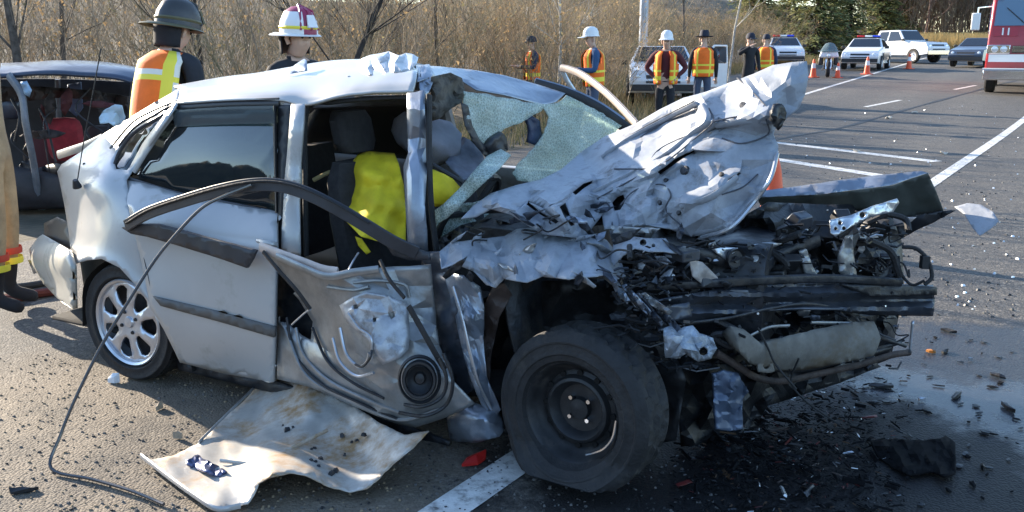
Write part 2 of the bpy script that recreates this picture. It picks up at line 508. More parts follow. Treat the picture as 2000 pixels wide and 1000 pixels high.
ys = [-30, -12, -4, 0, 1.5, 3, 5, 7, 9, 12, 15, 16, 17, 18, 19, 20, 21, 24, 30, 40, 55, 75, 100, 130, 160]
def strip_grid(x0f, x1f, ylist, dz, nx):
    v, f = [], []
    for y in ylist:
        a, b_ = x0f(y), x1f(y)
        for i in range(nx + 1): v.append((a + (b_ - a) * i / nx, y, prof(y) + dz))
    for j in range(len(ylist) - 1):
        for i in range(nx): q = j * (nx + 1) + i; f.append((q, q + 1, q + nx + 2, q + nx + 1))
    return v, f
v, f = strip_grid(lambda y: -1500, lambda y: 1500, [-300] + ys + [300, 800, 2000], -.05, 6)
tag(obj('ground', v, f, M_EARTH), kind='structure')
v, f = strip_grid(lambda y: edge_x(y) - shoulder(y), lambda y: edge_x(y) + 26, ys, 0.0, 12)
tag(obj('road', v, f, M_ASPH), kind='structure')
v, f = strip_grid(lambda y: edge_x(y) - 60, lambda y: edge_x(y) - shoulder(y) - .1, ys, -.02, 12)
tag(obj('verge', v, f, M_VERGE), kind='structure')

def paint_line(name, a, b_, width, dz=.004, seg=1.0, frm=0.0, to=1.0):
    """painted bar between two ground points, draped on the road"""
    a, b_ = Vector(a), Vector(b_); d = b_ - a; d.z = 0; n_ = max(1, int(d.length / seg)); s = Vector((-d.y, d.x, 0)).normalized() * width / 2
    v, f = [], []
    for i in range(n_ + 1):
        p = a + d * (frm + (to - frm) * i / n_)
        for q in (p - s, p + s): v.append((q.x, q.y, prof(q.y) + dz))
    for i in range(n_): f.append((2 * i, 2 * i + 1, 2 * i + 3, 2 * i + 2))
    return tag(obj(name, v, f, M_PAINT, smooth=None), kind='structure')
LA, LB = ground_at(946, 948), ground_at(1962, 262)
LD = (LB - LA).normalized()
paint_line('lane_marking', LA - LD * 1.6, LB + LD * 26, .15)
paint_line('stop_line', ground_at(1500, 277), ground_at(1830, 316), .24)
paint_line('stop_line', ground_at(1500, 309), ground_at(1760, 350), .24)
EA, EB = ground_at(1585, 180), ground_at(1745, 132)
paint_line('edge_marking', EA - (EB - EA) * .8, EB + (EB - EA) * .9, .15)
for q in range(5):                                       # dashes between the lanes
    A = ground_at(1690, 209); B = ground_at(1900, 168); d = B - A
    p0 = A + d * (q * .78 - .78)
    paint_line('lane_dash', p0, p0 + d * .26, .13)
# tar seam across the lanes
v = []; f = []
P = [ground_at(x, y, .006) for x, y in ((1500, 275), (1560, 264), (1640, 250), (1740, 222), (1850, 192), (1960, 163), (1995, 155))]
P = curve(P, 5)
for i, p in enumerate(P):
    d = (P[min(i + 1, len(P) - 1)] - P[max(i - 1, 0)]); s = Vector((-d.y, d.x, 0)).normalized() * (.05 + .02 * math.sin(i * 1.7))
    for q in (p - s, p + s): v.append((q.x, q.y, prof(q.y) + .006))
for i in range(len(P) - 1): f.append((2 * i, 2 * i + 1, 2 * i + 3, 2 * i + 2))
tag(obj('tar_seam', v, f, mat('tar', (.012, .012, .013), .6), smooth=None), kind='structure')

# ---- wooded bank behind
def bank_h(x, y):
    d = (edge_x(y) - 3.0 - shoulder(y) - x) * .863                     # metres away from the road edge
    h = max(0, d) ** 1.15 * .17
    h *= min(1.0, .26 + .74 * max(0.0, (x + 2.0 + (y - 20) * .10) / 7.0))
    return min(h, 5.2) + .35 * noise.noise(Vector((x * .3, y * .3, 1))) * min(1, max(0, d) / 2)
v, f = [], []
NX, NY = 90, 44
for j in range(NY + 1):
    for i in range(NX + 1):
        y = 13 + j * 2.6; x = edge_x(y) - 1.2 - shoulder(y) - (i * .12 + (i / NX) ** 2 * 85)
        v.append((x, y, prof(y) - .03 + bank_h(x, y)))
for j in range(NY):
    for i in range(NX): q = j * (NX + 1) + i; f.append((q, q + NX + 1, q + NX + 2, q + 1))
M_LITTER = mat('leaf_litter', (.15, .115, .07), .95, col2=(.05, .042, .028), scale=5, detail=12, bump=.8, bscale=9)
tag(obj('wooded_bank', v, f, M_LITTER), kind='structure')

# wooded ridge on the near side of the road, behind and left of the camera (the car's glass and paint reflect it)
v, f = [], []; PTH = curve([(95, -34, 0), (40, -30, 0), (0, -28, 0), (-20, -26, 0), (-31, -16, 0), (-35, -4, 0), (-36, 5, 0)], 14)
for i, p in enumerate(PTH):
    t_ = (PTH[min(i + 1, len(PTH) - 1)] - PTH[max(i - 1, 0)]).normalized(); o_ = Vector((t_.y, -t_.x, 0)) * -1.0
    h = 6.2 + 2.4 * noise.noise(Vector((i * .33, 3, 0))) + 1.8 * noise.noise(Vector((i * 1.3, 9, 0)))
    for d_, zz in ((0, 0), (2, h * .55), (4.5, h * .9), (9, h)): q_ = p + o_ * (d_ + 1.2 * noise.noise(Vector((i * .9, d_, 5)))); v.append((q_.x, q_.y, zz - .05))
for i in range(len(PTH) - 1):
    for k in range(3): q = i * 4 + k; f.append((q, q + 4, q + 5, q + 1))
tag(obj('wooded_ridge', v, f, mat('ridge_wood', (.10, .085, .05), .95, col2=(.03, .032, .02), scale=.8, detail=10, bump=1.0, bscale=2)), kind='structure')

# ---- bare twigs: three-sided tapering sticks, grown by forking
class Sticks:
    def __init__(s): s.v = []; s.f = []; s.m = []
    def seg(s, a, b, r0, r1, k):
        d = (b - a); x = d.orthogonal().normalized(); y = d.cross(x).normalized(); q = len(s.v)
        for p, r in ((a, r0), (b, r1)):
            for c_, sn in ((1, 0), (-.5, .866), (-.5, -.866)): s.v.append(p + x * r * c_ + y * r * sn)
        for i in range(3): s.f.append((q + i, q + (i + 1) % 3, q + 3 + (i + 1) % 3, q + 3 + i)); s.m.append(k)
    def leaf(s, p, r, k):
        q = len(s.v)
        for _ in range(3): s.v.append(p + Vector((U(-r, r), U(-r, r), U(-r, r))))
        s.f.append((q, q + 1, q + 2)); s.m.append(k)
    def grow(s, p, d, L, r, depth, k, spread=.55, leaf=0.0, lk=2, fork=(2, 4)):
        steps = 2 if depth > 0 else 1
        for i in range(steps):
            d2 = (d + Vector((U(-1, 1), U(-1, 1), U(-.4, .8))) * .16).normalized(); q = p + d2 * (L / steps)
            s.seg(p, q, r * (1 - .35 * i / steps), r * (1 - .35 * (i + 1) / steps), k); p, d = q, d2
            if depth > 0 and i == 0 and rnd() < .6:
                s.grow(p, (d + Vector((U(-1, 1), U(-1, 1), U(-.2, .6))) * spread * 1.2).normalized(), L * U(.4, .6), r * .45, depth - 1, k, spread, leaf, lk, fork)
        if depth == 0:
            if rnd() < leaf:
                for _ in range(2 if leaf > .9 else 1): s.leaf(p + Vector((U(-.1, .1), U(-.1, .1), U(-.1, .1))), U(.02, .05), lk)
            return
        for _ in range(random.randint(*fork)):
            s.grow(p, (d + Vector((U(-1, 1), U(-1, 1), U(-.3, .7))) * spread).normalized(), L * U(.5, .75), r * .58, depth - 1, k, spread, leaf, lk, fork)
M_TW1 = mat('twig_tan', (.36, .265, .16), .9, var=.4, scale=1.2)
M_TW2 = mat('twig_grey', (.25, .20, .15), .9, var=.4, scale=1.2)
M_TW3 = mat('dead_leaf', (.37, .255, .13), .9, var=.5, scale=2.0)
M_TW4 = mat('twig_olive', (.17, .15, .085), .9, var=.4, scale=1.5)
M_LEAFG = mat('yellow_leaf', (.27, .225, .11), .8, var=.4, scale=2)
def translucent(m, amt):
    n, l = m.node_tree.nodes, m.node_tree.links; b = n['Principled BSDF']; o = n['Material Output']
    t = n.new('ShaderNodeBsdfTranslucent'); x = n.new('ShaderNodeMixShader'); x.inputs[0].default_value = amt
    src = b.inputs['Base Color'].links[0].from_socket if b.inputs['Base Color'].links else None
    if src: l.new(src, t.inputs['Color'])
    else: t.inputs['Color'].default_value = b.inputs['Base Color'].default_value
    l.new(b.outputs[0], x.inputs[1]); l.new(t.outputs[0], x.inputs[2]); l.new(x.outputs[0], o.inputs['Surface'])
for m_ in (M_TW3, M_LEAFG): translucent(m_, .4)
TW = [M_TW1, M_TW2, M_TW3, M_TW4, M_LEAFG]

def thicket(name, label, spots, hmin, hmax, stems, depth, kinds, leaf, r0=.016):
    s = Sticks()
    for x, y in spots:
        z = prof(y) - .06 + max(0, bank_h(x, y)) * .97; H = U(hmin, hmax)
        for _ in range(stems):
            d = Vector((U(-.55, .55), U(-.55, .55), 1)).normalized()
            s.grow(Vector((x + U(-.5, .5), y + U(-.5, .5), z)), d, H * U(.35, .55), r0 * U(.7, 1.3), depth, random.choice(kinds), .6, leaf, random.choice((2, 2, 2, 4)))
    o = obj(name, s.v, s.f, None, None, smooth=None, mats=TW, fmat=s.m)
    tag(o, label, 'brush', kind='stuff')
    return o
random.seed(21)
# left: thin scrub standing against a white sky
sp = [(x + U(-.6, .6), y + U(-.8, .8)) for y in (13.0, 14.5, 16.5, 18.5, 21, 24, 28) for x in np.arange(-.64 * y, -.05 * y - 1.0, 1.15)]
sp = [(x, y) for x, y in sp if x < edge_x(y) - 1.0]
thicket('scrub_thicket', 'grey brown leafless scrub standing against the bright sky behind the two helmeted firefighters', sp, 1.5, 3.2, 10, 3, (1, 1, 3, 0), .35, .010)
sp = [(edge_x(y) - shoulder(y) + .5 - d + U(-.4, .4), y + U(-.8, .8)) for y in np.arange(17.0, 56, 1.3) for d in (2.6, 3.9, 5.4, 7.2, 9.4, 12, 15)]
sp = [(x, y) for x, y in sp if -.22 * y < x < .34 * y and y > 18]
thicket('brush_thicket', 'dense tan brush with dead leaves covering the bank behind the people in vests', sp, 1.5, 3.1, 9, 3, (0, 0, 0, 1, 3), .6, .012)

def bare_tree(label, x, y, H, lean, r, kind, depth=4, group=None):
    z = prof(y) + max(0, bank_h(x, y)) * .97 - .08
    root = empty('bare_tree', (x, y, z)); tag(root, label, 'tree', group)
    s = Sticks(); p = Vector((0, 0, 0)); d = Vector((lean, 0, 1)).normalized(); n_ = 7; br = Sticks(); mb = MB(); pts = [p.copy()]; rs = [r]
    for i in range(n_):
        d = (d + Vector((U(-.08, .08), U(-.08, .08), .02))).normalized(); p = p + d * H / n_; pts.append(p.copy()); rs.append(r * (1 - .8 * (i + 1) / n_))
        if i >= 1:
            for _ in range(3):
                br.grow(p.copy(), (d * .6 + Vector((U(-1, 1), U(-1, 1), U(0, .5)))).normalized(), H * U(.12, .22), r * .32 * (1 - .6 * i / n_), depth - 1, 0, .55, .15, 0)
    mb.tube(pts, rs, n=8); mb.build('trunk', kind, root, world=False)
    obj('crown', br.v, br.f, None, root, smooth=None, world=False, mats=[kind])
    return root
random.seed(5)
M_BARK = mat('bark_grey', (.11, .092, .078), .95, var=.5, scale=9, bump=.6, bscale=30)
M_BIRCH = mat('bark_pale', (.42, .39, .34), .9, var=.5, scale=12, bump=.3, bscale=30)
M_DARKB = mat('bark_dark', (.045, .036, .032), .95, var=.4, scale=9)
def tree_at(px, y, *a, **k): p = at_depth(px, 120, y); return bare_tree(a[0], p.x, y, *a[1:], **k)
tree_at(600, 13.0, 'dark leaning bare tree just right of the red and white helmet', 4.6, .42, .055, M_DARKB)
tree_at(395, 14.5, 'thin dark bare tree just right of the black helmet', 5.0, .05, .05, M_DARKB)
tree_at(30, 13.0, 'bare grey tree at the left border above the dark van', 5.0, -.05, .075, M_BARK)
tree_at(115, 14.5, 'bare grey tree above the middle of the dark van roof', 5.0, .08, .05, M_BARK)
tree_at(1088, 22.5, 'slender pale birch sapling between the black hat and the white hard hat', 5.2, .05, .045, M_BIRCH, depth=3)
tree_at(1424, 34, 'slender pale trunk above the person in the wide dark hat', 7.0, .0, .05, M_BIRCH, depth=3)
tree_at(690, 18, 'bare brown tree rising behind the buckled roof', 5.0, .22, .05, M_DARKB)
tree_at(860, 20, 'bare brown tree behind the front edge of the car roof', 5.0, -.12, .05, M_BARK)
tree_at(1335, 40, 'bare tree on the bank above the two hatted people', 7.0, .05, .07, M_BARK)
tree_at(1800, 88, 'bare reddish tree beyond the white pickup', 9.5, .0, .14, mat('bark_red', (.16, .105, .085), .95, var=.4), depth=5)
tree_at(1870, 95, 'pale bare tree left of the fire engine mirror', 9.5, -.05, .15, M_BIRCH, depth=5)
tree_at(1835, 100, 'bare brown tree between the pickup and the fire engine', 10, .05, .15, MATS['bark_red'], depth=5)
tree_at(1945, 100, 'bare brown tree behind the fire engine cab', 10, .0, .16, MATS['bark_red'], depth=5)
tree_at(1765, 96, 'bare brown tree at the right of the dark conifers', 10, .02, .15, MATS['bark_red'], depth=5)
# far brush and golden grass at the end of the road
random.seed(8)
sp = [(at_depth(px, 100, y).x, y) for y in (92, 95, 99, 104, 110) for px in range(1690, 2120, 14)]
s = Sticks()
for x, y in sp:
    for _ in range(6):
        s.grow(Vector((x + U(-1, 1), y + U(-2, 2), prof(y))), Vector((U(-.3, .3), U(-.3, .3), 1)).normalized(), U(2.6, 4.6), .05, 3, random.choice((0, 1, 1)), .5, .3, 2)
tag(obj('far_wood', s.v, s.f, None, smooth=None, mats=[mat('far_twig', (.17, .115, .09), .95, var=.4, scale=.4), M_TW2, M_TW3], fmat=s.m),
    'hazy brown leafless wood at the far end of the road', 'wood', kind='stuff')
s = Sticks()
for _ in range(14000):
    y = U(72, 92); px = U(1790, 2060); p = at_depth(px, 110, y); z = prof(y) - .05
    h = U(.7, 1.7); a = Vector((p.x, y, z)); s.seg(a, a + Vector((U(-.25, .25), U(-.2, .2), h)), .03, .008, 0)
tag(obj('dry_grass', s.v, s.f, None, smooth=None, mats=[mat('golden_grass', (.55, .40, .17), .9, var=.4, scale=.5)], fmat=s.m),
    'golden dry grass beside the road beyond the white pickup', 'grass', kind='stuff')
s = Sticks()
for _ in range(12000):
    y = U(14, 60); d = U(.3, 3.4) ; x = edge_x(y) - shoulder(y) - d; a = Vector((x, y, prof(y) - .03 + max(0, bank_h(x, y))))
    s.seg(a, a + Vector((U(-.12, .12), U(-.1, .1), U(.12, .4))), .008, .002, random.choice((0, 0, 1)))
tag(obj('verge_grass', s.v, s.f, None, smooth=None, mats=[mat('straw_grass', (.36, .27, .13), .9, var=.4, scale=1), mat('olive_grass', (.14, .14, .05), .9, var=.4, scale=1)], fmat=s.m),
    'straw coloured grass along the foot of the bank', 'grass', kind='stuff')

# ---- conifers
def conifer_mesh(H, R, seed):
    random.seed(seed); s = Sticks(); n_ = 46
    for i in range(n_):
        t = i / n_; z = .35 + (H - .4) * t; rr = R * (1 - t) ** .8 + .12
        for k in range(9 if t < .8 else 5):
            a = U(0, 6.283); L = rr * U(.7, 1.12)
            p0 = Vector((0, 0, z)); p1 = Vector((math.cos(a) * L, math.sin(a) * L, z - L * U(.05, .4) + .1))
            s.seg(p0, p1, .03, .008, 0)
            for q in range(22):
                u = U(.2, 1.0); c_ = p0.lerp(p1, u) + Vector((U(-.2, .2), U(-.2, .2), U(-.18, .06)))
                b0 = len(s.v); dd = Vector((math.cos(a + U(-1, 1)), math.sin(a + U(-1, 1)), U(-.6, .1))) * U(.18, .40); sd = Vector((-dd.y, dd.x, U(-.1, .1))).normalized() * U(.06, .13)
                s.v += [c_ - sd, c_ + dd, c_ + sd]; s.f.append((b0, b0 + 1, b0 + 2)); s.m.append(random.choice((1, 1, 2)))
    return s
M_NEED1 = mat('needles_olive', (.26, .26, .10), .8, var=.45, scale=1.6)
M_NEED2 = mat('needles_green', (.14, .18, .07), .8, var=.45, scale=1.6)
for m_ in (M_NEED1, M_NEED2): translucent(m_, .4)
CONM = []
for sd, (H, R) in enumerate(((10.5, 2.1), (9.0, 2.4), (12, 2.2))):
    s = conifer_mesh(H, R, 30 + sd)
    me = bpy.data.meshes.new('conifer_crown'); me.from_pydata([tuple(p) for p in s.v], [], s.f)
    for m_ in (M_DARKB, M_NEED1, M_NEED2): me.materials.append(m_)
    me.polygons.foreach_set('material_index', s.m); CONM.append((me, H))
for i, (px, y, k, sc, lab) in enumerate(((1478, 66, 1, .95, 'olive conifer directly behind the two dark figures at the hood tip'),
                                    (1535, 72, 0, 1.0, 'olive conifer above the white car roof'),
                                    (1590, 62, 1, 1.05, 'bushy green conifer behind the parked motorcycle'),
                                    (1655, 74, 2, 1.0, 'tall green conifer above the police car'),
                                    (1712, 82, 0, 1.15, 'dark conifer directly behind the white pickup cab'),
                                    (1450, 78, 2, .9, 'olive conifer half hidden at the left end of the conifer row'),
                                    (1625, 88, 2, 1.1, 'dark conifer set back between the motorcycle and the police car'),
                                    (1748, 92, 2, 1.0, 'dark conifer at the right end of the conifer row'))):
    p = at_depth(px, 120, y); root = empty('conifer_tree', (p.x, y, prof(y) - .1), i * 1.3); tag(root, lab, 'tree', 'conifers along the far verge')
    root.scale = (sc, sc, sc)
    o = bpy.data.objects.new('crown', CONM[k][0]); C.objects.link(o); o.parent = root
    mb = MB(); mb.tube([(0, 0, 0), (0, 0, 2), (0, 0, CONM[k][1])], [.16, .13, .02], n=7); mb.build('trunk', M_DARKB, root, world=False)

# ---- grey steel pole
p = at_depth(1255, 120, 26.5); root = empty('lamp_pole', (p.x, p.y, prof(26.5) - .05))
tag(root, 'grey steel pole rising out of view above the white patrol car', 'pole')
mb = MB(); mb.tube([(0, 0, 0), (0, 0, 9)], [.13, .10], n=14); mb.build('shaft', mat('galvanised', (.34, .37, .42), .45, metal=.5, var=.15), root, world=False)
mb = MB(); mb.box((0, 0, .03), (.42, .42, .06)); mb.build('base_plate', MATS['galvanised'], root, world=False)
# ================================================================== WRECKED CAR
random.seed(11)
M_SILV = mat('silver_paint', (.44, .437, .43), .38, metal=.2, coat=.35, var=.06, scale=2, dirt=(.27, .24, .19), dirt_amt=.2, dirt_scale=3)
M_SILVD = mat('silver_paint_scuffed', (.27, .305, .36), .36, metal=.65, coat=.2, var=.14, scale=7, dirt=(.20, .19, .20), dirt_amt=.20, dirt_scale=9, bump=.12, bscale=30)
M_INNER = mat('inner_steel', (.29, .295, .295), .36, metal=.55, var=.22, scale=9, dirt=(.17, .15, .12), dirt_amt=.24, dirt_scale=6, bump=.1, bscale=25)
M_GALV = mat('bright_steel', (.52, .54, .57), .30, metal=.8, var=.15, scale=14, dirt=(.16, .14, .12), dirt_amt=.2, dirt_scale=12)
M_BLK = mat('black_trim', (.022, .023, .026), .48, var=.3, scale=9)
M_BAND = mat('grey_trim', (.034, .036, .043), .45, var=.25, scale=6)
M_RUB = mat('black_rubber', (.018, .018, .019), .75, var=.3, scale=20, bump=.2, bscale=90)
M_TYRE = mat('tyre_rubber', (.017, .017, .018), .74, var=.35, scale=14, dirt=(.05, .045, .038), dirt_amt=.18, dirt_scale=9, bump=.25, bscale=70)
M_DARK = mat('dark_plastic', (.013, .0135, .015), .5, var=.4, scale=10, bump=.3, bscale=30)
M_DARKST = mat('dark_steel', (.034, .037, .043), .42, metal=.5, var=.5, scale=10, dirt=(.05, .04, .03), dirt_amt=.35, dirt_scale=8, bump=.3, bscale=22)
M_BLUEST = mat('blue_grey_steel', (.06, .07, .09), .40, metal=.45, var=.35, scale=8, dirt=(.05, .045, .04), dirt_amt=.3, dirt_scale=7)
M_RUST = mat('rusty_steel', (.055, .040, .034), .7, metal=.2, var=.5, scale=16, bump=.3, bscale=40)
M_FOAM = mat('beige_foam', (.17, .16, .14), .85, var=.3, scale=8, dirt=(.12, .09, .055), dirt_amt=.4, dirt_scale=5, bump=.12, bscale=60)
M_SEAT = mat('grey_cloth', (.035, .033, .034), .95, var=.25, scale=30, bump=.3, bscale=200)
M_LINER = mat('headliner', (.30, .285, .27), .95, var=.2, scale=12)
M_CARPET = mat('black_carpet', (.02, .019, .018), 1.0, var=.3, scale=30)
M_ALLOY = mat('alloy', (.60, .62, .66), .33, metal=.75, var=.1, scale=10, dirt=(.14, .12, .10), dirt_amt=.12, dirt_scale=10)
M_STRIM = mat('side_trim', (.10, .098, .095), .55, var=.2, scale=10)
M_BUMP = mat('bumper_cover', (.40, .39, .35), .42, metal=.15, var=.08, scale=4, dirt=(.25, .21, .15), dirt_amt=.14, dirt_scale=6)
M_PINK = mat('bent_primer', (.52, .44, .40), .5, metal=.2, var=.2, scale=9)
M_SEAM = mat('seam_sealer', (.07, .075, .09), .7)
M_HOOD = mat('hood_inner_skin', (.31, .335, .375), .50, metal=.05, var=.22, scale=9, dirt=(.13, .12, .115), dirt_amt=.28, dirt_scale=9, bump=.1, bscale=30)
G_DARK = glass_mat('tinted_glass', (.016, .020, .024), .84, .04, ior=2.1)
G_WIND = glass_mat('crazed_glass', (.56, .63, .58), .42, .32, frost=.42, scale=75)
G_EDGE = glass_mat('folded_glass', (.30, .45, .44), .78, .25, frost=.3, scale=60)

car_root = empty('wrecked_car', CO)
tag(car_root, 'crushed silver sedan with torn front end, folded hood and shattered windshield', 'car')
K = car_root

# ---- rear quarter, rear door, bumper
QP = [(353, 174), (300, 204), (245, 237), (196, 268), (160, 298), (122, 322), (114, 335), (118, 352), (128, 400), (136, 450), (140, 490), (146, 516),
      (170, 509), (200, 506), (235, 523), (270, 562), (298, 597), (292, 560), (275, 480), (258, 420), (248, 353), (258, 338), (347, 207)]
QH = [(224, 318), (233, 296), (262, 260), (318, 226), (306, 246), (280, 282), (256, 326), (250, 334), (228, 332)]
QC = [(353, 174, .33), (345, 205, .21), (300, 204, .36), (245, 237, .40), (196, 268, .42), (160, 298, .40), (122, 322, .42), (114, 335, .46), (258, 338, .13),
      (224, 325, .16), (310, 236, .20), (200, 340, .10), (250, 390, .035), (190, 400, .045), (150, 385, .17), (128, 400, .30), (136, 450, .22), (140, 490, .12), (162, 450, .085), (200, 450, .005),
      (260, 450, -.01), (200, 500, -.03), (270, 555, -.035), (295, 590, -.035), (146, 515, .02)]
sheet('quarter_panel', QP, QC, M_SILV, K, step=9, holes=[QH], thick=.006, offset=-1)
qg = sheet('quarter_window', QH, [(x, y, w + .012) for x, y, w in QC], G_DARK, K, step=12, thick=.004)
strip('window_seal', [(224, 320, .155), (234, 295, .165), (262, 259, .175), (318, 225, .195)], .016, .012, M_BAND, qg)
strip('window_seal', [(262, 336, .13), (284, 300, .145), (312, 258, .175), (346, 214, .205)], .022, .014, M_SILV, qg)
strip('drip_rail', [(232, 285, .17), (262, 250, .19), (300, 226, .205), (345, 205, .215), (440, 197, .205), (545, 193, .2)], .012, .010, M_BAND, K)
strip('drip_rail', [(215, 290, .19), (258, 240, .225), (300, 216, .24), (350, 195, .235)], .010, .008, M_STRIM, K)

DP = [(249, 353), (350, 382), (545, 420), (544, 500), (541, 640), (540, 742), (440, 724), (357, 703), (346, 680), (326, 640), (300, 598), (293, 560), (276, 480), (260, 420)]
DCt = [(248, 353, .135), (350, 381, .12), (545, 419, .115), (260, 395, .035), (350, 420, .025), (545, 462, .02), (276, 480, -.01), (350, 490, -.012), (544, 530, -.012), (300, 590, -.035),
       (420, 600, -.03), (541, 640, -.03), (360, 690, .01), (450, 712, .02), (540, 742, .02), (440, 665, -.02)]
door = sheet('rear_door', DP, DCt, M_SILV, K, step=11, thick=.02, offset=-1)
DF = Field(DCt)
sheet('side_moulding', [(303, 578), (330, 584), (430, 607), (541, 637), (539, 657), (430, 626), (318, 596)], lambda x, y: DF(x, y) - .016, M_STRIM, door, step=10, thick=.014, offset=-1)
hd = MB(); hd.tube(curve([at(505, 470, -.02), at(515, 472, -.045), at(530, 476, -.045), at(538, 478, -.02)], 4), .012, n=8); hd.build('door_handle', M_SILV, door)
sheet('door_lower_crease', [(360, 668), (450, 688), (541, 712), (541, 716), (450, 693), (362, 673)], lambda x, y: DF(x, y) - .006, M_SILV, door, step=12, thick=.006, offset=-1)
WP = [(262, 341), (350, 214), (544, 206), (545, 416), (350, 377), (255, 348)]
WC = [(262, 341, .155), (350, 214, .225), (544, 206, .215), (545, 416, .13), (350, 377, .135), (420, 300, .15)]
rw = sheet('rear_door_window', WP, WC, G_DARK, K, step=24, thick=.004)
strip('window_seal', [(250, 350, .12), (350, 380, .11), (450, 400, .108), (546, 419, .105)], .026, .018, M_BAND, rw)
strip('window_seal', [(345, 212, .215), (440, 206, .205), (546, 204, .2)], .030, .016, M_BLK, rw)
strip('window_visor', [(340, 232, .19), (440, 226, .165), (535, 224, .16)], .075, .006, glass_mat('smoked_visor', (.10, .115, .13), .55, .15), rw)
strip('window_seal', [(536, 208, .19), (538, 300, .15), (541, 416, .105)], .035, .016, M_BLK, rw)
BPn = [(82, 466), (90, 461), (140, 489), (150, 520), (152, 602), (120, 582), (92, 552), (70, 515), (64, 488)]
BCn = [(64, 488, .52), (82, 466, .50), (140, 489, .06), (150, 540, -.02), (152, 602, .02), (92, 552, .42), (110, 520, .16), (120, 582, .2)]
bm = sheet('rear_bumper', BPn, BCn, M_BUMP, K, step=8, thick=.02, offset=-1)
BF = Field(BCn)
sheet('bumper_strip', [(74, 498), (100, 507), (138, 527), (138, 546), (100, 530), (80, 517)], lambda x, y: BF(x, y) - .014, M_STRIM, bm, step=8, thick=.012, offset=-1)
sheet('bumper_bracket', [(55, 508), (72, 505), (80, 530), (66, 535)], [(55, 508, .55), (72, 505, .5), (80, 530, .45), (66, 535, .5)], M_GALV, bm, step=8, amp=.04, freq=.06)
sheet('lamp_recess', [(86, 436), (112, 424), (138, 436), (146, 498), (88, 470)], [(86, 436, .55), (138, 436, .33), (146, 498, .25), (88, 470, .5)], M_BLK, K, step=12)
# boot, rear glass, tail: the rest of the rear body
def cgrid(name, rows, m, parent=K, nu=5, nv=5, **kw):
    v, f = patch([[car(*p) for p in r] for r in rows], nu, nv); return obj(name, v, f, m, parent, **kw)
cgrid('rear_glass', [[(.02, .36, 1.30), (.0, .85, 1.335), (.02, 1.3, 1.30)], [(-.25, .36, 1.16), (-.28, .85, 1.19), (-.25, 1.3, 1.16)], [(-.50, .38, 1.02), (-.55, .85, 1.035), (-.5, 1.28, 1.02)]], G_DARK, thick=.005)
cgrid('boot_lid', [[(-.48, .36, 1.02), (-.53, .85, 1.035), (-.48, 1.32, 1.02)], [(-.66, .40, 1.0), (-.72, .85, 1.02), (-.66, 1.30, 1.0)], [(-.70, .42, .93), (-.77, .85, .95), (-.70, 1.28, .93)], [(-.68, .42, .62), (-.75, .85, .62), (-.68, 1.28, .62)]], M_SILV, thick=.01)
sp_ = strip('spoiler', [(200, 270, .75), (170, 284, .78), (140, 294, .82), (113, 303, .9)], .05, .012, M_SILV, K)
cgrid('tail_panel', [[(-.66, .30, .62), (-.76, .85, .62), (-.66, 1.4, .62)], [(-.64, .30, .3), (-.74, .85, .3), (-.64, 1.4, .3)]], M_BUMP, thick=.02)
hose('antenna', [(150, 360, .10), (163, 280, .10), (180, 190, .10), (197, 96, .10)], .0028, M_DARKST, K)
mb = MB(); mb.lathe([(.0, .03), (.012, .03), (.02, .0), (.022, -.01)], 12, Matrix.Translation(at(150, 362, .095)) @ Matrix.Rotation(.4, 4, 'X')); mb.build('antenna_base', M_BLK, K)

# ---- pillars, roof
sheet('b_pillar_trim', [(545, 205), (573, 206), (560, 350), (551, 486), (540, 486), (545, 420)], [(545, 205, .205), (573, 206, .2), (551, 486, .07), (540, 486, .07), (560, 350, .13)], M_BLK, K, step=12, thick=.015)
sheet('b_pillar', [(572, 206), (596, 206), (588, 330), (586, 400), (588, 498), (552, 486), (560, 350)], [(572, 206, .165), (596, 206, .165), (588, 498, .05), (552, 486, .03), (562, 350, .09), (588, 350, .10), (576, 350, .075), (570, 480, .03), (584, 210, .15)], M_SILV, K, step=8, thick=.02)
strip('door_seal', [(598, 500, .12), (596, 350, .16), (600, 215, .22), (650, 200, .235), (740, 192, .235), (794, 190, .235)], .026, .02, M_RUB, K, up=WX)
RZ = [[(347, 203, .21), (450, 197, .20), (545, 197, .20), (594, 207, .20), (660, 193, .20), (740, 184, .20), (806, 181, .20)],
      [(352, 190, .25), (450, 182, .25), (545, 178, .25), (600, 180, .25), (670, 170, .25), (745, 164, .25), (812, 160, .25)],
      [(354, 176, .33), (455, 163, .45), (535, 155, .45), (600, 146, .45), (668, 138, .45), (745, 133, .45), (816, 140, .40)],
      [(372, 169, .60), (457, 153, .80), (528, 145, .85), (597, 134, .85), (668, 124, .85), (742, 122, .85), (822, 127, .72)]]
rows = [[at(*p) for p in r] for r in RZ]
far = []
for i, p in enumerate(rows[0]):
    l_ = (p - CO).dot(LX); far.append(car(l_ + .02, 1.46, 1.30 + .02 * math.sin(i)))
rows.append(far)
v, f = patch(rows, 7, 6)
for i, p in enumerate(v):
    a = max(0, ((p - CO).dot(LX) - .75)) * .03
    p.z += a * crumple(p.x * 100, p.y * 100, 4, .03, 3)
obj('roof', v, f, M_SILV, K, thick=.012, offset=0)
creased('roof_buckle', [(636, 142), (660, 128), (692, 124), (708, 114), (724, 108), (760, 101), (780, 109), (792, 104), (806, 106), (817, 113), (813, 126), (800, 138), (740, 146), (680, 150)],
      [(636, 142, .45), (692, 124, .62), (760, 101, .60), (817, 113, .55), (800, 140, .35), (740, 146, .36), (680, 150, .36), (720, 128, .40), (780, 122, .42)], M_SILV, K, coarse=16, amp=.04, fine=.2, seed=3)
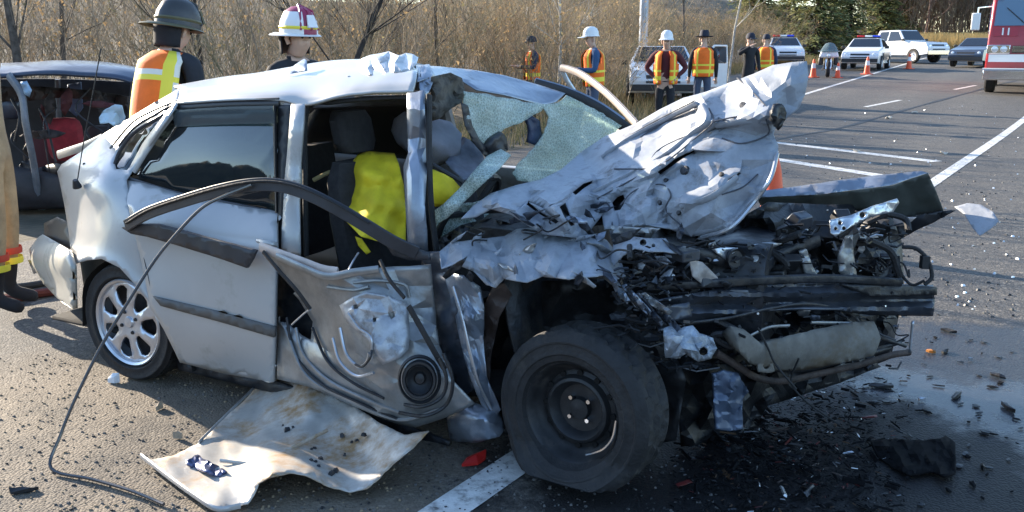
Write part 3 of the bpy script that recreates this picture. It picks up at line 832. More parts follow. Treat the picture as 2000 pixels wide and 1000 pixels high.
sheet('roof_tear', [(556, 146), (575, 128), (594, 115), (599, 118), (600, 138)], [(556, 146, .45), (575, 128, .47), (594, 115, .5), (600, 138, .4)], M_SILVD, K, step=6, amp=.03, freq=.05)
creased('header_rail', [(812, 128), (860, 131), (920, 137), (985, 148), (1050, 166), (1104, 183), (1085, 200), (1058, 206), (1030, 198), (985, 186), (930, 176), (905, 160), (870, 150), (838, 152), (815, 160)],
      [(812, 128, .55), (900, 135, .95), (985, 148, 1.2), (1050, 166, 1.36), (1104, 183, 1.42), (1058, 206, 1.2), (930, 176, .78), (985, 186, .95), (838, 152, .34), (815, 160, .28)], M_SILVD, K, coarse=22, amp=.02, ang=math.radians(15), stretch=2.2, seed=6, thick=.006, kink=True)
sheet('roof_edge_fold', [(822, 128), (838, 126), (850, 150), (838, 180), (826, 192), (818, 170)], [(822, 128, .45), (838, 126, .5), (850, 150, .4), (826, 192, .2), (818, 170, .24)], M_SILVD, K, step=6, amp=.06, freq=.05, seed=9, thick=.004)
strip('far_pillar', [(1045, 164, 1.45), (1105, 182, 1.47), (1165, 210, 1.49), (1216, 245, 1.52), (1240, 262, 1.54)], .055, .03, M_BLK, K)
strip('far_pillar_skin', [(1045, 161, 1.48), (1105, 178, 1.50), (1165, 205, 1.52), (1216, 239, 1.55)], .05, .03, M_SILVD, K)
AP = [(798, 184), (830, 178), (829, 250), (832, 330), (830, 400), (836, 492), (800, 490), (797, 420), (792, 330), (800, 300), (799, 240)]
creased('a_pillar', AP, [(798, 184, .19), (830, 178, .2), (829, 250, .165), (799, 240, .155), (794, 330, .11), (832, 330, .12), (800, 490, .05), (836, 492, .07), (814, 240, .13), (812, 330, .085), (816, 440, .045)],
      M_SILVD, K, coarse=20, amp=.006, fine=.3, sub=1, ang=math.radians(90), stretch=2.5, seed=12, thick=.02, smooth=22)
strip('pillar_seal', [(838, 185, .18), (838, 300, .14), (842, 400, .11), (852, 490, .1)], .032, .02, M_RUB, K, up=WX)

# ---- windshield: what is left of it
def wf(x, y): return .28 + (x - 850) / 350.0 * 1.12 + max(0, (250 - y)) * .0003
gA = [(905, 178), (960, 186), (1030, 200), (1062, 206), (1058, 216), (1024, 236), (1004, 244), (984, 252), (966, 270), (948, 286), (930, 272), (916, 246), (908, 215)]
gB = [(1058, 204), (1090, 200), (1106, 186), (1160, 212), (1214, 246), (1190, 272), (1150, 300), (1100, 340), (1062, 362), (1010, 352), (1000, 338), (1010, 322), (1040, 292), (1062, 260), (1072, 228)]
wsb = sheet('windshield', gB, wf, G_WIND, K, step=9, thick=.005, amp=.05, freq=.012, jag=1.5, seed=2)
sheet('windshield_flap', gA, wf, G_WIND, K, step=9, thick=.005, amp=.06, freq=.014, jag=2, seed=5)
sheet('windshield_fold', [(848, 412), (868, 398), (900, 366), (930, 330), (952, 305), (978, 292), (998, 303), (975, 330), (940, 362), (905, 396), (875, 425), (853, 438)],
      [(848, 412, .16), (900, 366, .18), (952, 305, .3), (998, 303, .32), (905, 396, .15), (853, 438, .14), (925, 352, .14), (890, 392, .12)], G_WIND, K, step=7, thick=.005, amp=.02, freq=.03, seed=4)
sheet('windshield_lower', [(850, 440), (905, 398), (960, 390), (1005, 398), (1000, 430), (975, 440), (960, 470), (870, 478)], lambda x, y: .34 + (x - 850) * .0015, G_WIND, K, step=9, thick=.005, amp=.06, freq=.03, seed=8, jag=2)
sheet('hanging_liner', [(842, 150), (880, 142), (902, 152), (908, 178), (902, 200), (878, 214), (858, 232), (842, 236)], [(842, 150, .32), (902, 152, .55), (902, 200, .6), (858, 232, .4), (842, 236, .34)], mat('torn_liner', (.13, .115, .095), .95, col2=(.03, .028, .026), scale=14), K, step=7, amp=.08, freq=.03, seed=3)
sheet('hanging_seal', [(900, 200), (914, 206), (922, 244), (936, 272), (952, 290), (960, 300), (948, 306), (925, 280), (908, 245)], lambda x, y: wf(x, y) - .03, M_BLK, K, step=7, amp=.03, freq=.04)
sheet('mirror', [(948, 290), (958, 270), (978, 258), (986, 272), (988, 296), (972, 300), (955, 306)], lambda x, y: wf(x, y) - .02, M_BLK, K, step=7, thick=.03, amp=.03, freq=.05)
sheet('torn_bracket', [(1026, 232), (1040, 226), (1052, 236), (1056, 262), (1048, 284), (1030, 278), (1034, 256)], lambda x, y: wf(x, y) + .05, mat('navy_plastic', (.035, .05, .10), .5, var=.3), K, step=7, thick=.02, amp=.03, freq=.05)

# ---- cabin
def loft(name, secs, m, parent=K, n=14, pw=3.0, **kw):
    """stack of rounded-rectangle sections: centre(l,w,z), half-size along two car axes"""
    v = []; f = []
    for c_, ax, ay, ha, hb in secs:
        for j in range(n):
            a = 2 * math.pi * j / n; ca, sa = math.cos(a), math.sin(a)
            x = math.copysign(abs(ca) ** (2 / pw), ca) * ha; y = math.copysign(abs(sa) ** (2 / pw), sa) * hb
            v.append(c_ + ax * x + ay * y)
    for i in range(len(secs) - 1):
        for j in range(n):
            a, b_ = i * n + j, i * n + (j + 1) % n; f.append((a, b_, b_ + n, a + n))
    f.append(tuple(range(n - 1, -1, -1))); f.append(tuple((len(secs) - 1) * n + j for j in range(n)))
    return obj(name, v, f, m, parent, **kw)
ZV = Vector((0, 0, 1))
def seat(l, w, lean):
    ax = (LX * math.cos(lean) + ZV * math.sin(lean)); up = (ZV * math.cos(lean) - LX * math.sin(lean))
    b = car(l, w, .48)
    s_ = loft('seat_back', [(b + up * t, LX, WX, hl, hw) for t, hl, hw in ((0, .08, .22), (.1, .10, .25), (.35, .09, .25), (.52, .075, .22), (.6, .05, .17))], M_SEAT)
    loft('headrest', [(b + up * t, LX, WX, .05, hw) for t, hw in ((.64, .09), (.68, .125), (.78, .125), (.82, .09))], M_SEAT, s_)
    loft('seat_cushion', [(car(l + d, w, .42), ZV, WX, h, .25) for d, h in ((-.02, .07), (.1, .1), (.35, .1), (.48, .07))], M_SEAT, s_)
seat(1.16, .48, .22); seat(1.16, 1.12, .22)
loft('rear_bench', [(car(.12, .85, z), LX, WX, h, .6) for z, h in ((.42, .1), (.6, .11), (.9, .09), (1.02, .05))], M_SEAT)
cgrid('floor_pan', [[(-.6, .06, .22), (1.0, .06, .2), (2.1, .1, .24)], [(-.6, .85, .22), (1.0, .85, .22), (2.1, .85, .26)], [(-.6, 1.6, .22), (1.0, 1.6, .2), (2.1, 1.58, .24)]], M_CARPET, thick=.02)
cgrid('far_side', [[(-.6, 1.60, .22), (.9, 1.63, .2), (2.2, 1.6, .24)], [(-.6, 1.66, .6), (.9, 1.68, .6), (2.2, 1.65, .6)], [(-.6, 1.60, .95), (.9, 1.61, .92), (2.0, 1.6, .9)]], M_SILV, thick=.04)
strip('far_roof_rail', [(347, 211, 1.4), (600, 205, 1.42), (820, 195, 1.44)], .05, .04, M_LINER, K)
cgrid('far_side_window', [[(-.3, 1.59, .93), (.3, 1.60, .92), (.95, 1.60, .9)], [(.0, 1.49, 1.27), (.4, 1.48, 1.29), (.88, 1.5, 1.30)]], glass_mat('far_glass', (.03, .028, .026), .93, .25), thick=.005)
hose('panel_gap', [(249, 356, .105), (260, 420, .015), (277, 485, -.022), (294, 560, -.045), (300, 597, -.046)], .0028, M_RUB, K)
mb = MB(); mb.tube([car(.9, 1.58, .9), car(.85, 1.48, 1.28)], .045, n=8); mb.build('far_b_pillar', M_LINER, K)
mb = MB(); mb.tube([car(-.45, 1.5, .98), car(.05, 1.42, 1.29)], .06, n=8); mb.build('far_c_pillar', M_SILV, K)
cgrid('rear_shelf', [[(-.5, .25, .98), (-.5, 1.45, .98)], [(.05, .2, .95), (.05, 1.5, .95)]], M_CARPET, thick=.02)
cgrid('firewall', [[(2.05, .12, .22), (2.15, .8, .22), (2.1, 1.58, .22)], [(1.95, .12, .6), (2.1, .8, .6), (2.05, 1.58, .6)], [(1.95, .2, .84), (2.1, .8, .9), (2.1, 1.55, .92)]], M_DARKST, thick=.01)
loft('dashboard', [(car(1.86, w, z), LX, ZV, .17, .13) for w, z in ((.22, .74), (.4, .78), (.8, .82), (1.2, .84), (1.55, .84))], M_DARK)
mb = MB(); Ms = Matrix.Translation(car(1.58, .5, .88)) @ rot_axis((LX * -.8 + ZV * .6)).to_4x4()
ring = [(math.cos(a) * .18, math.sin(a) * .18, 0) for a in np.linspace(0, 2 * math.pi, 25)]
mb.tube([Ms @ Vector(q) for q in ring], .015, n=7, cap=False)
for a in (.3, 2.8, 4.7): mb.tube([Ms @ Vector((0, 0, -.02)), Ms @ Vector((math.cos(a) * .18, math.sin(a) * .18, 0))], .014, n=6)
mb.tube([Ms @ Vector((0, 0, 0)), Ms @ Vector((0, 0, -.3))], .03, n=8); mb.build('steering_wheel', M_BLK, K)
hose('seat_belt', [(612, 352, .35), (640, 338, .38), (668, 330, .4), (690, 326, .42)], .010, mat('tan_webbing', (.42, .34, .16), .9), K)
# deflated airbag, sagging grey-blue cloth by the pillar
sheet('airbag', [(770, 232), (790, 218), (830, 226), (880, 238), (902, 262), (898, 300), (870, 320), (838, 330), (800, 300), (776, 280), (764, 255)], [(770, 232, .75), (830, 226, .62), (902, 262, .62), (870, 320, .6), (800, 300, .7), (835, 270, .5)],
      mat('airbag_cloth', (.27, .28, .33), .9, var=.15, scale=10), K, step=8, amp=.05, freq=.02, seed=7)
sheet('dash_panel', [(870, 318), (905, 268), (935, 285), (948, 320), (930, 345), (905, 352)], [(870, 318, .5), (905, 268, .7), (948, 320, .65), (905, 352, .42)], mat('dash_vinyl', (.13, .145, .185), .6, var=.3, scale=14), K, step=7, amp=.05, freq=.03, thick=.01)
hose('trim_rail', [(846, 322, .3), (870, 336, .32), (905, 356, .36)], .009, M_BLK, K)

# yellow emergency sheet draped over the driver's seat
M_YEL = mat('yellow_sheet', (.80, .63, .02), .75, var=.16, scale=7, bump=.15, bscale=20)
yr = empty('emergency_blanket', at(735, 470, .3)); tag(yr, 'bright yellow sheet draped over the front seat inside the wrecked car', 'blanket')
sheet('drape', [(690, 314), (700, 300), (722, 296), (770, 300), (778, 318), (788, 360), (793, 420), (792, 474), (750, 474), (705, 462), (668, 424), (674, 396), (690, 360), (684, 335)],
      [(690, 314, .42), (722, 296, .50), (770, 300, .52), (793, 420, .34), (790, 474, .28), (668, 424, .24), (684, 345, .40), (735, 360, .27), (735, 430, .20), (700, 420, .20), (702, 340, .31)],
      M_YEL, yr, step=6, amp=.05, freq=.018, octs=3, seed=14, thick=.003, smooth=45, lift=lambda x, y: .010 * math.sin(x * .16 + y * .05) + .008 * math.sin(x * .05 - y * .13))
sheet('tail', [(694, 462), (706, 466), (724, 492), (716, 497), (700, 480)], lambda x, y: .2, M_YEL, yr, step=6, amp=.02, freq=.05)
sheet('far_fold', [(842, 330), (880, 345), (904, 372), (884, 398), (850, 404), (840, 380)], [(842, 330, .42), (904, 372, .48), (850, 404, .36), (870, 370, .36)], M_YEL, yr, step=8, amp=.04, freq=.02, seed=2, thick=.003, smooth=70)

# ---- front door: torn-open inner shell
DS = [(512, 484), (540, 494), (600, 516), (652, 534), (690, 528), (738, 523), (800, 520), (842, 516), (850, 600), (858, 675), (884, 742), (928, 788), (870, 815), (812, 834), (778, 828), (690, 792), (607, 756), (542, 740), (540, 630), (560, 590), (580, 566), (545, 520)]
DSC = [(512, 484, -.10), (600, 516, -.12), (652, 534, -.14), (738, 523, -.10), (842, 516, .0), (858, 675, -.06), (884, 742, -.08), (928, 788, -.04), (812, 834, -.08), (690, 792, -.10), (542, 740, -.03), (540, 630, .0), (580, 566, -.04), (690, 620, -.16), (740, 680, -.19), (660, 700, -.12), (800, 760, -.16), (760, 560, -.10), (620, 640, -.03), (600, 560, -.08), (830, 620, -.02)]
dsf = Field(DSC, True)
DHL = [[(548, 545), (585, 585), (612, 628), (608, 664), (590, 655), (560, 630), (546, 628)]]
M_PLATE = mat('plate_steel', (.40, .41, .43), .38, metal=.5, var=.25, scale=14, dirt=(.16, .14, .12), dirt_amt=.3, dirt_scale=12)
ds = creased('front_door_shell', DS, dsf, M_INNER, K, coarse=30, amp=.014, fine=.12, sub=2, ang=math.radians(35), stretch=1.8, holes=DHL, thick=.006, seed=21, smooth=18)
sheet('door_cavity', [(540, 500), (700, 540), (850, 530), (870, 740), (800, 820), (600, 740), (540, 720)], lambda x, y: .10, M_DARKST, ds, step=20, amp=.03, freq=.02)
creased('regulator_plate', [(664, 596), (690, 580), (716, 570), (760, 578), (796, 592), (800, 640), (798, 682), (780, 700), (748, 712), (730, 690), (722, 668), (700, 650), (676, 626)],
      lambda x, y: dsf(x, y) - .035, M_PLATE, ds, coarse=26, amp=.007, fine=.15, sub=1, seed=5, thick=.006,
      holes=[[(758, 612), (768, 608), (772, 618), (764, 624)], [(690, 596), (698, 594), (700, 602), (692, 604)], [(728, 622), (735, 620), (735, 628), (729, 629)]])
for i, pts in enumerate(([(664, 640), (676, 690), (700, 716), (716, 708), (722, 690)], [(650, 660), (664, 706), (696, 734), (730, 728)], [(680, 612), (700, 640), (724, 660), (726, 700)])):
    hose('regulator_arm', [(x, y, dsf(x, y) - .05) for x, y in pts], .007 - .001 * i, M_GALV, ds)
hose('linkage_rod', [(726, 684, -.25), (722, 700, -.27), (708, 716, -.24), (694, 712, -.22)], .005, M_BLK, ds)
for pts, r, m_ in (([(578, 640), (592, 690), (640, 742), (720, 782), (782, 806)], .007, M_INNER), ([(560, 620), (575, 690), (625, 748), (700, 786), (776, 818)], .006, M_DARKST),
                   ([(556, 640), (600, 735), (690, 784), (780, 820), (860, 800)], .008, M_INNER), ([(610, 640), (640, 706), (690, 748), (750, 778)], .006, M_DARKST),
                   ([(690, 552), (740, 548), (790, 556), (800, 580)], .006, M_INNER), ([(640, 560), (690, 566), (720, 560)], .007, M_INNER)):
    hose('stamped_rib', [(x, y, dsf(x, y) - .012) for x, y in pts], r, m_, ds)
# speaker in its pod
sc_ = at(819, 742, -.20); axis = (-WX * .85 + LX * .45 + ZV * .10).normalized(); MS = Matrix.Translation(sc_) @ rot_axis(axis).to_4x4() @ Matrix.Diagonal((.86, .74, .8, 1))
mb = MB(); mb.lathe([(.082, -.03), (.086, .0), (.080, .012), (.070, .012), (.064, .0), (.050, -.025), (.030, -.035), (.022, -.02), (.0, -.015)], 32, MS)
mb.build('speaker', M_BLK, ds)
mb = MB(); mb.lathe([(.058, .004), (.062, .012), (.066, .004)], 32, MS); mb.build('speaker_surround', M_DARKST, ds)
mb = MB(); mb.lathe([(.092, -.01), (.100, .006), (.108, -.01)], 32, MS); mb.build('speaker_bezel', M_BLK, ds)
for r_ in ([(866, 690), (884, 742), (872, 790), (830, 812), (780, 806)], [(858, 700), (872, 740), (862, 776), (826, 794), (790, 790)]):
    hose('speaker_rib', [(x, y, -.215 + .0004 * abs(x - 819)) for x, y in r_], .007, M_DARKST, ds)
strip('torn_door_top', [(508, 482, -.11), (545, 496, -.13), (590, 512, -.14), (630, 527, -.15), (660, 532, -.15)], .042, .014, M_PINK, ds)
strip('torn_door_top', [(540, 500, -.15), (590, 522, -.17), (640, 540, -.175), (690, 532, -.16), (740, 526, -.13)], .030, .012, M_INNER, ds)
for pts, wd in (([(514, 492, -.13), (546, 530, -.15), (580, 568, -.16), (606, 604, -.15)], .022), ([(742, 508, -.14), (760, 545, -.16), (790, 582, -.17)], .020), ([(798, 598, -.14), (822, 640, -.15), (850, 690, -.15), (868, 720, -.13)], .030)):
    strip('torn_seal', pts, wd, .010, M_RUB, ds)
hose('link_wire', [(606, 604, -.15), (592, 614, -.13), (570, 634, -.10)], .004, M_GALV, ds); hose('link_wire', [(700, 494, -.05), (690, 510, -.1), (680, 530, -.14)], .004, M_GALV, ds)
# door window frame pulled out of the opening and bent over the rear door
fr = strip('door_window_frame', [(246, 441, -.10), (290, 416, -.13), (360, 392, -.16), (430, 372, -.18), (492, 361, -.18), (545, 362, -.17), (600, 378, -.16), (660, 408, -.15), (720, 444, -.13), (770, 474, -.10), (815, 494, -.05)], .052, .014, M_BAND, K, rect=True)
strip('frame_bead', [(246, 436, -.115), (290, 410, -.145), (360, 386, -.175), (430, 366, -.195), (492, 355, -.195), (545, 356, -.185), (600, 371, -.175), (660, 400, -.165), (720, 436, -.145)], .010, .010, M_RUB, fr)
sheet('belt_moulding', [(240, 444), (262, 436), (310, 437), (400, 462), (502, 489), (494, 506), (484, 523), (440, 507), (350, 479), (290, 462), (258, 456)], lambda x, y: -.085 - .0001 * (x - 240), M_BAND, fr, step=9, thick=.016, amp=.01, freq=.02)
sheet('frame_corner', [(740, 456), (800, 480), (838, 494), (842, 508), (800, 508), (768, 498)], lambda x, y: -.09 + (x - 740) * .0006, M_BAND, fr, step=9, thick=.012)
wsx = [at(492, 361, -.20), at(440, 382, -.21), at(392, 408, -.23), at(340, 462, -.30), at(300, 512, -.36), at(250, 590, -.46), at(200, 672, -.56), at(150, 772, -.67), at(118, 850, -.75), ground_at(100, 915, .02), ground_at(180, 936, .012), ground_at(255, 958, .012), ground_at(320, 985, .012)]
mb = MB(); mb.tube(curve(wsx, 6), .0065, n=7); mb.build('loose_weatherstrip', mat('glossy_strip', (.05, .05, .052), .22, spec=.8), K)

# ---- hinge post, fender remains
sheet('hinge_post', [(802, 492), (866, 490), (880, 540), (900, 640), (925, 760), (905, 775), (884, 740), (858, 675), (846, 600), (836, 520)], [(802, 492, .06), (866, 490, .04), (880, 540, .0), (900, 640, -.02), (925, 760, .0), (858, 675, .03), (846, 600, .06), (872, 620, -.02)], M_BLUEST, K, step=8, amp=.03, freq=.03, seed=17, thick=.006)
fe = creased('front_fender', [(866, 532), (905, 538), (938, 560), (946, 600), (944, 660), (952, 740), (978, 800), (966, 818), (940, 790), (920, 742), (900, 672), (886, 600)],
           [(866, 532, .0), (905, 538, -.06), (944, 570, .0), (886, 600, .0), (915, 620, -.09), (944, 650, .0), (925, 720, -.07), (952, 740, .0), (905, 690, -.02), (972, 808, .0), (935, 760, -.06)], M_SILVD, K, coarse=20, amp=.016, fine=.15, sub=2, ang=math.radians(72), stretch=2.4, seed=23, kink=True)
strip('fender_lip', [(884, 560, -.04), (902, 620, -.06), (918, 690, -.07), (935, 750, -.06), (960, 800, -.02)], .018, .01, M_GALV, fe)
UF = [(858, 492), (880, 474), (930, 468), (985, 462), (1010, 448), (1060, 440), (1100, 446), (1150, 452), (1185, 470), (1212, 505), (1222, 540), (1200, 548), (1190, 536), (1165, 540), (1110, 546), (1060, 540), (1030, 552), (985, 545), (968, 562), (950, 556), (925, 530), (890, 516), (862, 525)]
creased('crushed_fender_top', UF, [(858, 492, .05), (930, 468, .14), (1010, 448, .22), (1100, 446, .26), (1185, 470, .26), (1220, 540, .18), (1165, 540, -.04), (1060, 540, -.08), (985, 545, -.07), (950, 556, -.04), (890, 516, -.03), (985, 495, .10), (960, 520, -.08), (1060, 490, .02), (1110, 490, .10), (1020, 510, -.06), (1090, 520, -.06), (1150, 500, .03), (1180, 510, .1), (905, 500, -.02)],
      M_HOOD, K, coarse=22, amp=.035, fine=.2, sub=2, ang=math.radians(70), stretch=1.5, seed=31, kink=True)
sheet('sill_end', [(872, 806), (905, 795), (930, 788), (975, 806), (986, 838), (975, 852), (930, 864), (880, 860)], [(872, 806, .02), (930, 788, .0), (986, 838, .02), (880, 860, .06), (930, 825, -.06)], M_SILVD, K, step=8, amp=.03, freq=.03, thick=.006)
sheet('sill', [(345, 702), (540, 744), (700, 796), (810, 836), (880, 862), (876, 876), (800, 856), (690, 815), (540, 768), (350, 722)], lambda x, y: .06, M_DARKST, K, step=14, amp=.02, freq=.02, thick=.01)
wl_ = [(942, 620), (965, 572), (1000, 550), (1080, 548), (1180, 545), (1240, 590), (1300, 650), (1340, 740), (1320, 860), (1100, 900), (985, 850), (948, 740)]
sheet('wheel_liner', wl_, lambda x, y: .30 + .00025 * (x - 942), M_DARK, K, step=14, amp=.10, freq=.012, seed=8)
sheet('liner_tatter', [(945, 600), (962, 560), (985, 552), (1000, 575), (975, 620), (960, 690), (955, 770), (944, 700)], [(945, 600, .04), (985, 552, .0), (960, 690, .08), (955, 770, .08)], mat('brown_plastic', (.05, .036, .032), .6, var=.4), K, step=8, amp=.05, freq=.03)

# ---- folded hood
HP = [(900, 428), (925, 402), (960, 378), (1010, 362), (1055, 352), (1095, 332), (1135, 298), (1180, 268), (1240, 243), (1290, 214), (1335, 192), (1380, 180), (1420, 164), (1470, 146), (1510, 128), (1548, 122), (1576, 120), (1579, 150), (1572, 185), (1560, 212), (1535, 232), (1516, 246), (1510, 262),
      (1520, 285), (1518, 312), (1506, 345), (1490, 372), (1462, 404), (1430, 440), (1395, 456), (1350, 462), (1310, 448), (1262, 440), (1210, 446), (1180, 448), (1176, 420), (1160, 440), (1140, 466), (1100, 462), (1062, 458), (1030, 440), (1000, 420), (960, 408), (930, 424)]
HC = [(900, 428, .06), (960, 378, .16), (1010, 400, .10), (1055, 352, .40), (1090, 400, .14), (1140, 466, .16), (1060, 455, .10), (1135, 298, .95), (1135, 350, .50), (1180, 268, 1.12), (1240, 243, 1.30), (1335, 192, 1.30), (1420, 164, 1.15), (1480, 145, .95), (1576, 120, .90), (1572, 185, .86), (1540, 160, .72), (1530, 232, .80),
      (1370, 200, .92), (1395, 232, .74), (1460, 200, .70), (1490, 230, .62), (1300, 240, 1.02), (1250, 290, .88), (1340, 280, .62), (1230, 350, .56), (1160, 380, .46), (1180, 440, .28), (1440, 260, .58), (1518, 300, .62), (1500, 350, .46), (1400, 290, .56), (1300, 350, .40), (1240, 400, .30), (1330, 400, .26), (1420, 370, .34), (1440, 320, .52),
      (1390, 455, .34), (1460, 404, .42), (1320, 446, .34), (1380, 420, .24), (1270, 320, .52), (1200, 320, .72), (1110, 430, .12), (1205, 405, .42), (1185, 350, .60), (985, 395, .08), (1035, 430, .18)]
HC = [(x, y, w if x < 1100 else .42 + (w - .42) * (.5 if x > 1200 else 1.0 - .5 * (x - 1100) / 100)) for x, y, w in HC]
def hood_lift(x, y):
    """stamped frame of the hood's inner skin: raised ribs round sunken panels"""
    s = 0.0
    for (ax, ay, bx, by, h, wd) in HR:
        dx, dy = bx - ax, by - ay; t = max(0, min(1, ((x - ax) * dx + (y - ay) * dy) / (dx * dx + dy * dy)))
        d = math.hypot(x - ax - dx * t, y - ay - dy * t)
        if d < wd: s += h * (1 - (d / wd) ** 2)
    return s
HR = [(1170, 385, 1300, 318, -.035, 14), (1300, 318, 1385, 240, -.035, 12), (1385, 240, 1368, 192, -.03, 12), (1390, 235, 1510, 222, -.03, 12), (1240, 250, 1380, 186, -.02, 14), (1180, 300, 1250, 262, -.02, 12), (1440, 150, 1510, 230, -.03, 14),
      (1260, 300, 1370, 262, .03, 22), (1280, 250, 1350, 220, .03, 20), (1420, 200, 1480, 190, .04, 30), (1410, 255, 1490, 265, .03, 20),
      (1220, 420, 1330, 330, .02, 10), (1340, 395, 1440, 340, -.03, 16), (1210, 400, 1230, 440, -.04, 14), (1275, 375, 1300, 430, .03, 10), (1050, 370, 1110, 440, -.05, 16), (1095, 380, 1150, 350, -.04, 14), (1120, 440, 1165, 395, .05, 14), (960, 395, 1050, 440, -.05, 14), (1490, 372, 1420, 444, -.03, 9), (1518, 300, 1492, 368, -.03, 9)]
HSL = [[(1284, 336), (1318, 310), (1356, 292), (1357, 296), (1322, 318), (1290, 341)], [(1032, 392), (1060, 408), (1092, 432), (1086, 438), (1054, 418), (1028, 400)], [(1118, 376), (1140, 358), (1158, 352), (1156, 358), (1140, 368), (1124, 382)],
       [(1196, 396), (1206, 384), (1218, 380), (1222, 392), (1212, 410), (1200, 412)], [(1092, 404), (1104, 396), (1112, 416), (1122, 440), (1114, 442), (1102, 424)], [(1420, 352), (1444, 336), (1447, 339), (1428, 354)]]
hood = creased('hood', HP, HC, M_HOOD, K, coarse=36, amp=.024, fine=.12, sub=2, ang=math.radians(-28), stretch=1.6, thick=.005, seed=41, kink=True, lift=hood_lift, holes=HSL)
sheet('slit_backing', [(925, 418), (1010, 372), (1095, 345), (1180, 282), (1290, 226), (1420, 176), (1540, 134), (1562, 190), (1505, 250), (1505, 330), (1440, 420), (1350, 450), (1200, 436), (1100, 450), (1010, 415)], lambda x, y: on('hood', x, y) + .07, M_DARKST, hood, step=14, amp=.02, freq=.02)  # second hood skin as dark backing; the shade inside the slits is its colour
HF = lambda x, y: on('hood', x, y)
def hs(x, y): return on('hood', x, y) - .003
for pts in ([(1368, 190), (1386, 214), (1392, 238), (1360, 268), (1300, 316), (1236, 350), (1166, 388)], [(1392, 238), (1440, 228), (1505, 226)], [(1250, 268), (1300, 238), (1362, 212)], [(1180, 300), (1235, 262), (1300, 226), (1366, 192)],
            [(1262, 330), (1290, 290), (1376, 250)], [(1410, 270), (1450, 280), (1500, 262), (1496, 232)], [(1166, 388), (1190, 402), (1196, 440)], [(1200, 330), (1262, 330)], [(1440, 152), (1480, 190), (1508, 222)],
            [(1212, 400), (1240, 372), (1290, 360), (1310, 380), (1300, 410), (1330, 440)], [(1410, 380), (1450, 366), (1480, 340)]):
    hose('panel_seam', [(x, y, hs(x, y) - .003) for x, y in pts], .0030, M_SEAM, hood, n=9, ns=6)
for pts in ([(1160, 376), (1230, 342), (1296, 306), (1352, 262), (1384, 236), (1376, 206)], [(1398, 246), (1446, 238), (1500, 236)], [(1330, 405), (1390, 384), (1440, 346)], [(1176, 308), (1232, 270), (1300, 234), (1362, 202)]):
    strip('stiffening_rib', [(x, y, hs(x, y) - .006) for x, y in pts], .030, .014, M_HOOD, hood, up=(-WX + ZV).normalized())
sheet('hinge_hole_patch', [(1508, 208), (1522, 202), (1534, 214), (1530, 238), (1518, 252), (1506, 236)], lambda x, y: HF(x, y) - .06, M_DARK, hood, step=6, thick=.02, amp=.03, freq=.06)
hose('hood_edge', [(1518, 300, HF(1518, 300) - .01), (1504, 350, HF(1504, 350) - .01), (1470, 398, HF(1470, 398) - .01), (1425, 446, HF(1425, 446) - .01), (1370, 464, HF(1370, 460) - .01)], .008, M_GALV, hood)
for x, y, r_ in ((1336, 332, .016), (1300, 352, .008), (1408, 340, .008), (1325, 415, .008), (1450, 205, .012), (1288, 395, .008)):
    mb = MB(); mb.lathe([(0, .004), (r_, .003), (r_ * 1.25, -.006)], 12, Matrix.Translation(at(x, y, HF(x, y) - .012)) @ rot_axis((-WX * .7 + ZV * .4 - LX * .3)).to_4x4()); mb.build('rubber_plug', M_DARKST, hood)

# torn strips and flaps where hood, fender and scuttle were driven together
random.seed(301)
for i in range(34):
    if i < 18: x, y = U(880, 1200), U(455, 548); nm = 'crushed_fender_top'
    elif i < 26: x, y = U(985, 1190), U(400, 455); nm = 'hood'
    else: x, y = U(1180, 1330), U(450, 560); nm = None
    a = math.radians(U(20, 160)); L = U(16, 42); t = U(3, 9); dx, dy = math.cos(a), math.sin(a)
    poly = [(x - dx * L - dy * t * .3, y - dy * L * .6 + dx * t * .3), (x - dy * t, y + dx * t), (x + dx * L - dy * t * .5, y + dy * L * .6 + dx * t * .5), (x + dx * L + dy * t * .6, y + dy * L * .6 - dx * t * .6), (x + dy * t, y - dx * t)]
    w0 = on(nm, x, y) - .02 if nm else .10 + .001 * (x - 1180)
    creased('torn_strip', poly, lambda px, py, w0=w0, x=x, y=y, g=U(-.0025, .0025): w0 + g * (py - y), random.choice((M_HOOD, M_HOOD, M_SILVD, M_INNER, M_BLUEST, M_DARKST)), K, coarse=12, amp=.012, fine=.2, sub=1, seed=i + 400, thick=.003)
for i in range(10):
    x, y = U(870, 1180), U(420, 540); pts = [(x, y, .16)]
    for _ in range(3): x += U(-40, 40); y += U(-18, 24); pts.append((x, y, .02 + U(-.05, .12)))
    hose('loose_wire', pts, U(.002, .004), random.choice((M_RUB, M_BLK, M_DARKST)), K)
sheet('scuttle_clutter', [(852, 470), (900, 440), (960, 425), (1010, 440), (1000, 470), (930, 486), (862, 496)], lambda x, y: .30, M_DARK, K, step=7, amp=.12, freq=.04, seed=19, smooth=15)

